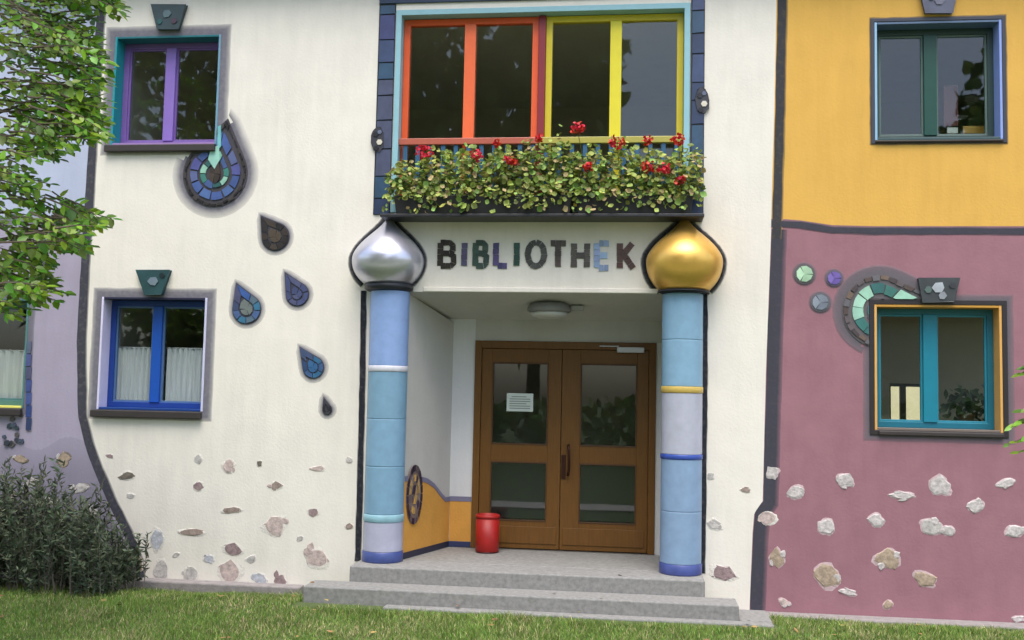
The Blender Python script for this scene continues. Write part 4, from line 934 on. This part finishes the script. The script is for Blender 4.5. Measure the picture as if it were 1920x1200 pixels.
# ------------------------------------------------------------------ grass
def grass():
    n = 210000; x = rng.uniform(-6.2, 5.2, n); y = -.14-(rng.uniform(0, 1, n)**.85)*3.1
    keep = ~((x > tx0-.03) & (x < tx1+.30) & (y > -1.01)) & ~((x < -3.05) & (x > -5.25) & (y > -.17)) & ~((x > .9) & (y > -.21))
    x, y = x[keep], y[keep]; n = len(x)
    pat = np.sin(x*1.7+y*2.3)+np.sin(x*4.1-y*3.7+1.3)+np.sin(x*9.3+y*7.1)*.6
    h = rng.uniform(.022, .05, n)*(1+.18*pat); edge = (y > -.45) | ((y > -1.22) & (x > tx0-.1) & (x < tx1+.4)); h[edge] *= 1.3
    a = rng.uniform(0, 2*math.pi, n); w = rng.uniform(.0022, .0042, n); lx_, ly = rng.normal(0, .4, n)*h, rng.normal(0, .4, n)*h
    ca, sa = np.cos(a)*w, np.sin(a)*w; z = gz(y)-.012
    V = np.empty((n, 5, 3))
    V[:, 0] = np.c_[x-ca, y-sa, z]; V[:, 1] = np.c_[x+ca, y+sa, z]
    V[:, 2] = np.c_[x+ca*.7+lx_*.4, y+sa*.7+ly*.4, z+h*.6]; V[:, 3] = np.c_[x-ca*.7+lx_*.4, y-sa*.7+ly*.4, z+h*.6]
    V[:, 4] = np.c_[x+lx_, y+ly, z+h]
    F = (np.array([(0,1,2),(0,2,3),(3,2,4)])[None]+(np.arange(n)*5)[:, None, None]).reshape(-1, 3)
    m = M('grass_blades', S(118,146,64), rough=.7, var=.25, vs=2.2, island=.4, hue=.03, trans=.3)
    ntg = m.node_tree
    # straw blades mixed in by patches
    hv = [q for q in ntg.nodes if q.type == 'HUE_SAT'][0]; rgbn = [q for q in ntg.nodes if q.type == 'RGB'][0]
    g_ = N(ntg, 'ShaderNodeNewGeometry'); t2 = N(ntg, 'ShaderNodeTexCoord'); n2 = N(ntg, 'ShaderNodeTexNoise'); n2.inputs['Scale'].default_value = 1.4; n2.inputs['Detail'].default_value = 3
    ntg.links.new(t2.outputs['Object'], n2.inputs['Vector'])
    wn2 = N(ntg, 'ShaderNodeTexWhiteNoise', noise_dimensions='1D'); mu = N(ntg, 'ShaderNodeMath', operation='MULTIPLY'); mu.inputs[1].default_value = 91.7
    ntg.links.new(g_.outputs['Random Per Island'], mu.inputs[0]); ntg.links.new(mu.outputs[0], wn2.inputs['W'])
    th = N(ntg, 'ShaderNodeMapRange'); th.inputs['From Min'].default_value = .38; th.inputs['From Max'].default_value = .66; th.inputs['To Min'].default_value = .08; th.inputs['To Max'].default_value = .4
    ntg.links.new(n2.outputs['Fac'], th.inputs['Value'])
    ls = N(ntg, 'ShaderNodeMath', operation='LESS_THAN'); ntg.links.new(wn2.outputs['Value'], ls.inputs[0]); ntg.links.new(th.outputs[0], ls.inputs[1])
    mx = N(ntg, 'ShaderNodeMix', data_type='RGBA'); ntg.links.new(ls.outputs[0], mx.inputs[0]); ntg.links.new(rgbn.outputs[0], mx.inputs[6]); mx.inputs[7].default_value = (*S(182,174,126), 1)
    ntg.links.new(mx.outputs[2], hv.inputs['Color'])
    bigmesh('grass', V.reshape(-1, 3), F, m, None, 'stuff')
grass()

n = 70; yy = rng.uniform(-2.3, -.3, n); xx = rng.uniform(-5.6, 4.2, n); on = (xx > tx0) & (xx < tx1) & (yy > -.74); on2 = on & (yy > -.42) & (xx > sx0) & (xx < sx1)
zz = np.where(on2, FZ+.004, np.where(on, T2+.004, gz(yy)+.03)); yy = np.where(on & ~on2, rng.uniform(-.70, -.44, n), yy)
V, F = leafmesh(np.c_[xx, yy, zz], np.c_[rng.normal(0, 1, n), rng.normal(0, 1, n), rng.normal(0, .1, n)], np.c_[rng.normal(0, .25, n), rng.normal(0, .25, n), np.ones(n)], rng.uniform(.03, .07, n), .6)
bigmesh('fallen_leaves', V, F, M('dead_leaf', S(150,122,72), rough=.8, island=.5, hue=.04), None, 'stuff')
# ------------------------------------------------------------------ what stands across the lawn and shows in the panes
m_far = M('far_leaf', S(112,132,70), rough=.7, island=.65, hue=.04, trans=.3)
def far_tree(x, y, h, w, label, cb=.24):
    t = thing('tree', label, 'tree', (x, y, GZ), 'trees across the lawn')
    tube('trunk', [(x, y, GZ-.1), (x+.1, y, h*.35), (x, y, h*.8)], [.28,.2,.06], m_bark, t)
    n = 4200 if cb < .1 else 2100; d = rng.normal(0, 1, (n, 3)); d /= np.linalg.norm(d, axis=1, keepdims=True); q = rng.uniform(.3, 1, n)**.5
    P_ = np.array([x, y, h*(cb+1)/2])+d*q[:, None]*np.array([w, w, h*(1-cb)/2])*(1+.22*np.sin(d[:, :1]*7+x)*np.cos(d[:, 2:]*6))
    V, F = leafmesh(P_, rng.normal(0, 1, (n, 3)), rng.normal(0, 1, (n, 3)), rng.uniform(.3, .8, n), .7); bigmesh('crown', V, F, m_far, t, 'stuff')
for a in ((-16,-24,18,5.2,'broad tree across the lawn, mirrored in the purple framed window', .05), (-10.5,-27,19,4.4,'tall tree across the lawn, next to the broad one in the purple framed window', .08),
          (-6.8,-24,19,3.4,'tall tree across the lawn, mirrored in the outer orange pane'), (-3.7,-25,18,3.0,'tall tree across the lawn, mirrored in the inner orange pane'),
          (-2.35,-24,18,1.75,'narrow tree across the lawn, mirrored in the black yellow-framed pane'), (13.2,-24,15,3.8,'tree across the lawn, mirrored in the right pane of the green framed window')):
    far_tree(*a)
hx0 = 2.5
op = thing('house', 'house across the lawn, mirrored in the door panes', 'house', (7, -26, GZ))
box('wall', 4.2, 12.2, -31, -26, GZ, 4.6, M('far_house_wall', S(224,218,200), rough=.9), op)
obj('roof', [(3.8,-31.4,4.55),(12.6,-31.4,4.55),(12.6,-25.6,4.55),(3.8,-25.6,4.55),(8.2,-31.4,8.4),(8.2,-25.6,8.4)], [(0,1,2,3),(0,3,5,4),(1,4,5,2),(3,2,5),(0,4,1)], m_roof, op)
n = 5200; P_ = np.c_[rng.uniform(-24, 24, n), -17+rng.normal(0, .5, n), GZ+rng.uniform(0, 1, n)**.8*1.7]
hd = thing('hedge', 'clipped hedge across the lawn, mirrored in the lower door panes', 'hedge', (0, -17, GZ))
V, F = leafmesh(P_, rng.normal(0, 1, (n, 3)), rng.normal(0, 1, (n, 3)), rng.uniform(.25, .5, n), .7); bigmesh('foliage', V, F, m_far, hd, 'stuff')
box('garden_wall', 1.5, 9, 9.0, 9.25, -.15, 3.2, M('cream_render', S(236,222,180), rough=.9), None)
gw = bpy.data.objects['garden_wall']; gw['label'] = 'cream garden wall seen through the teal framed window and the room behind it'; gw['category'] = 'wall'
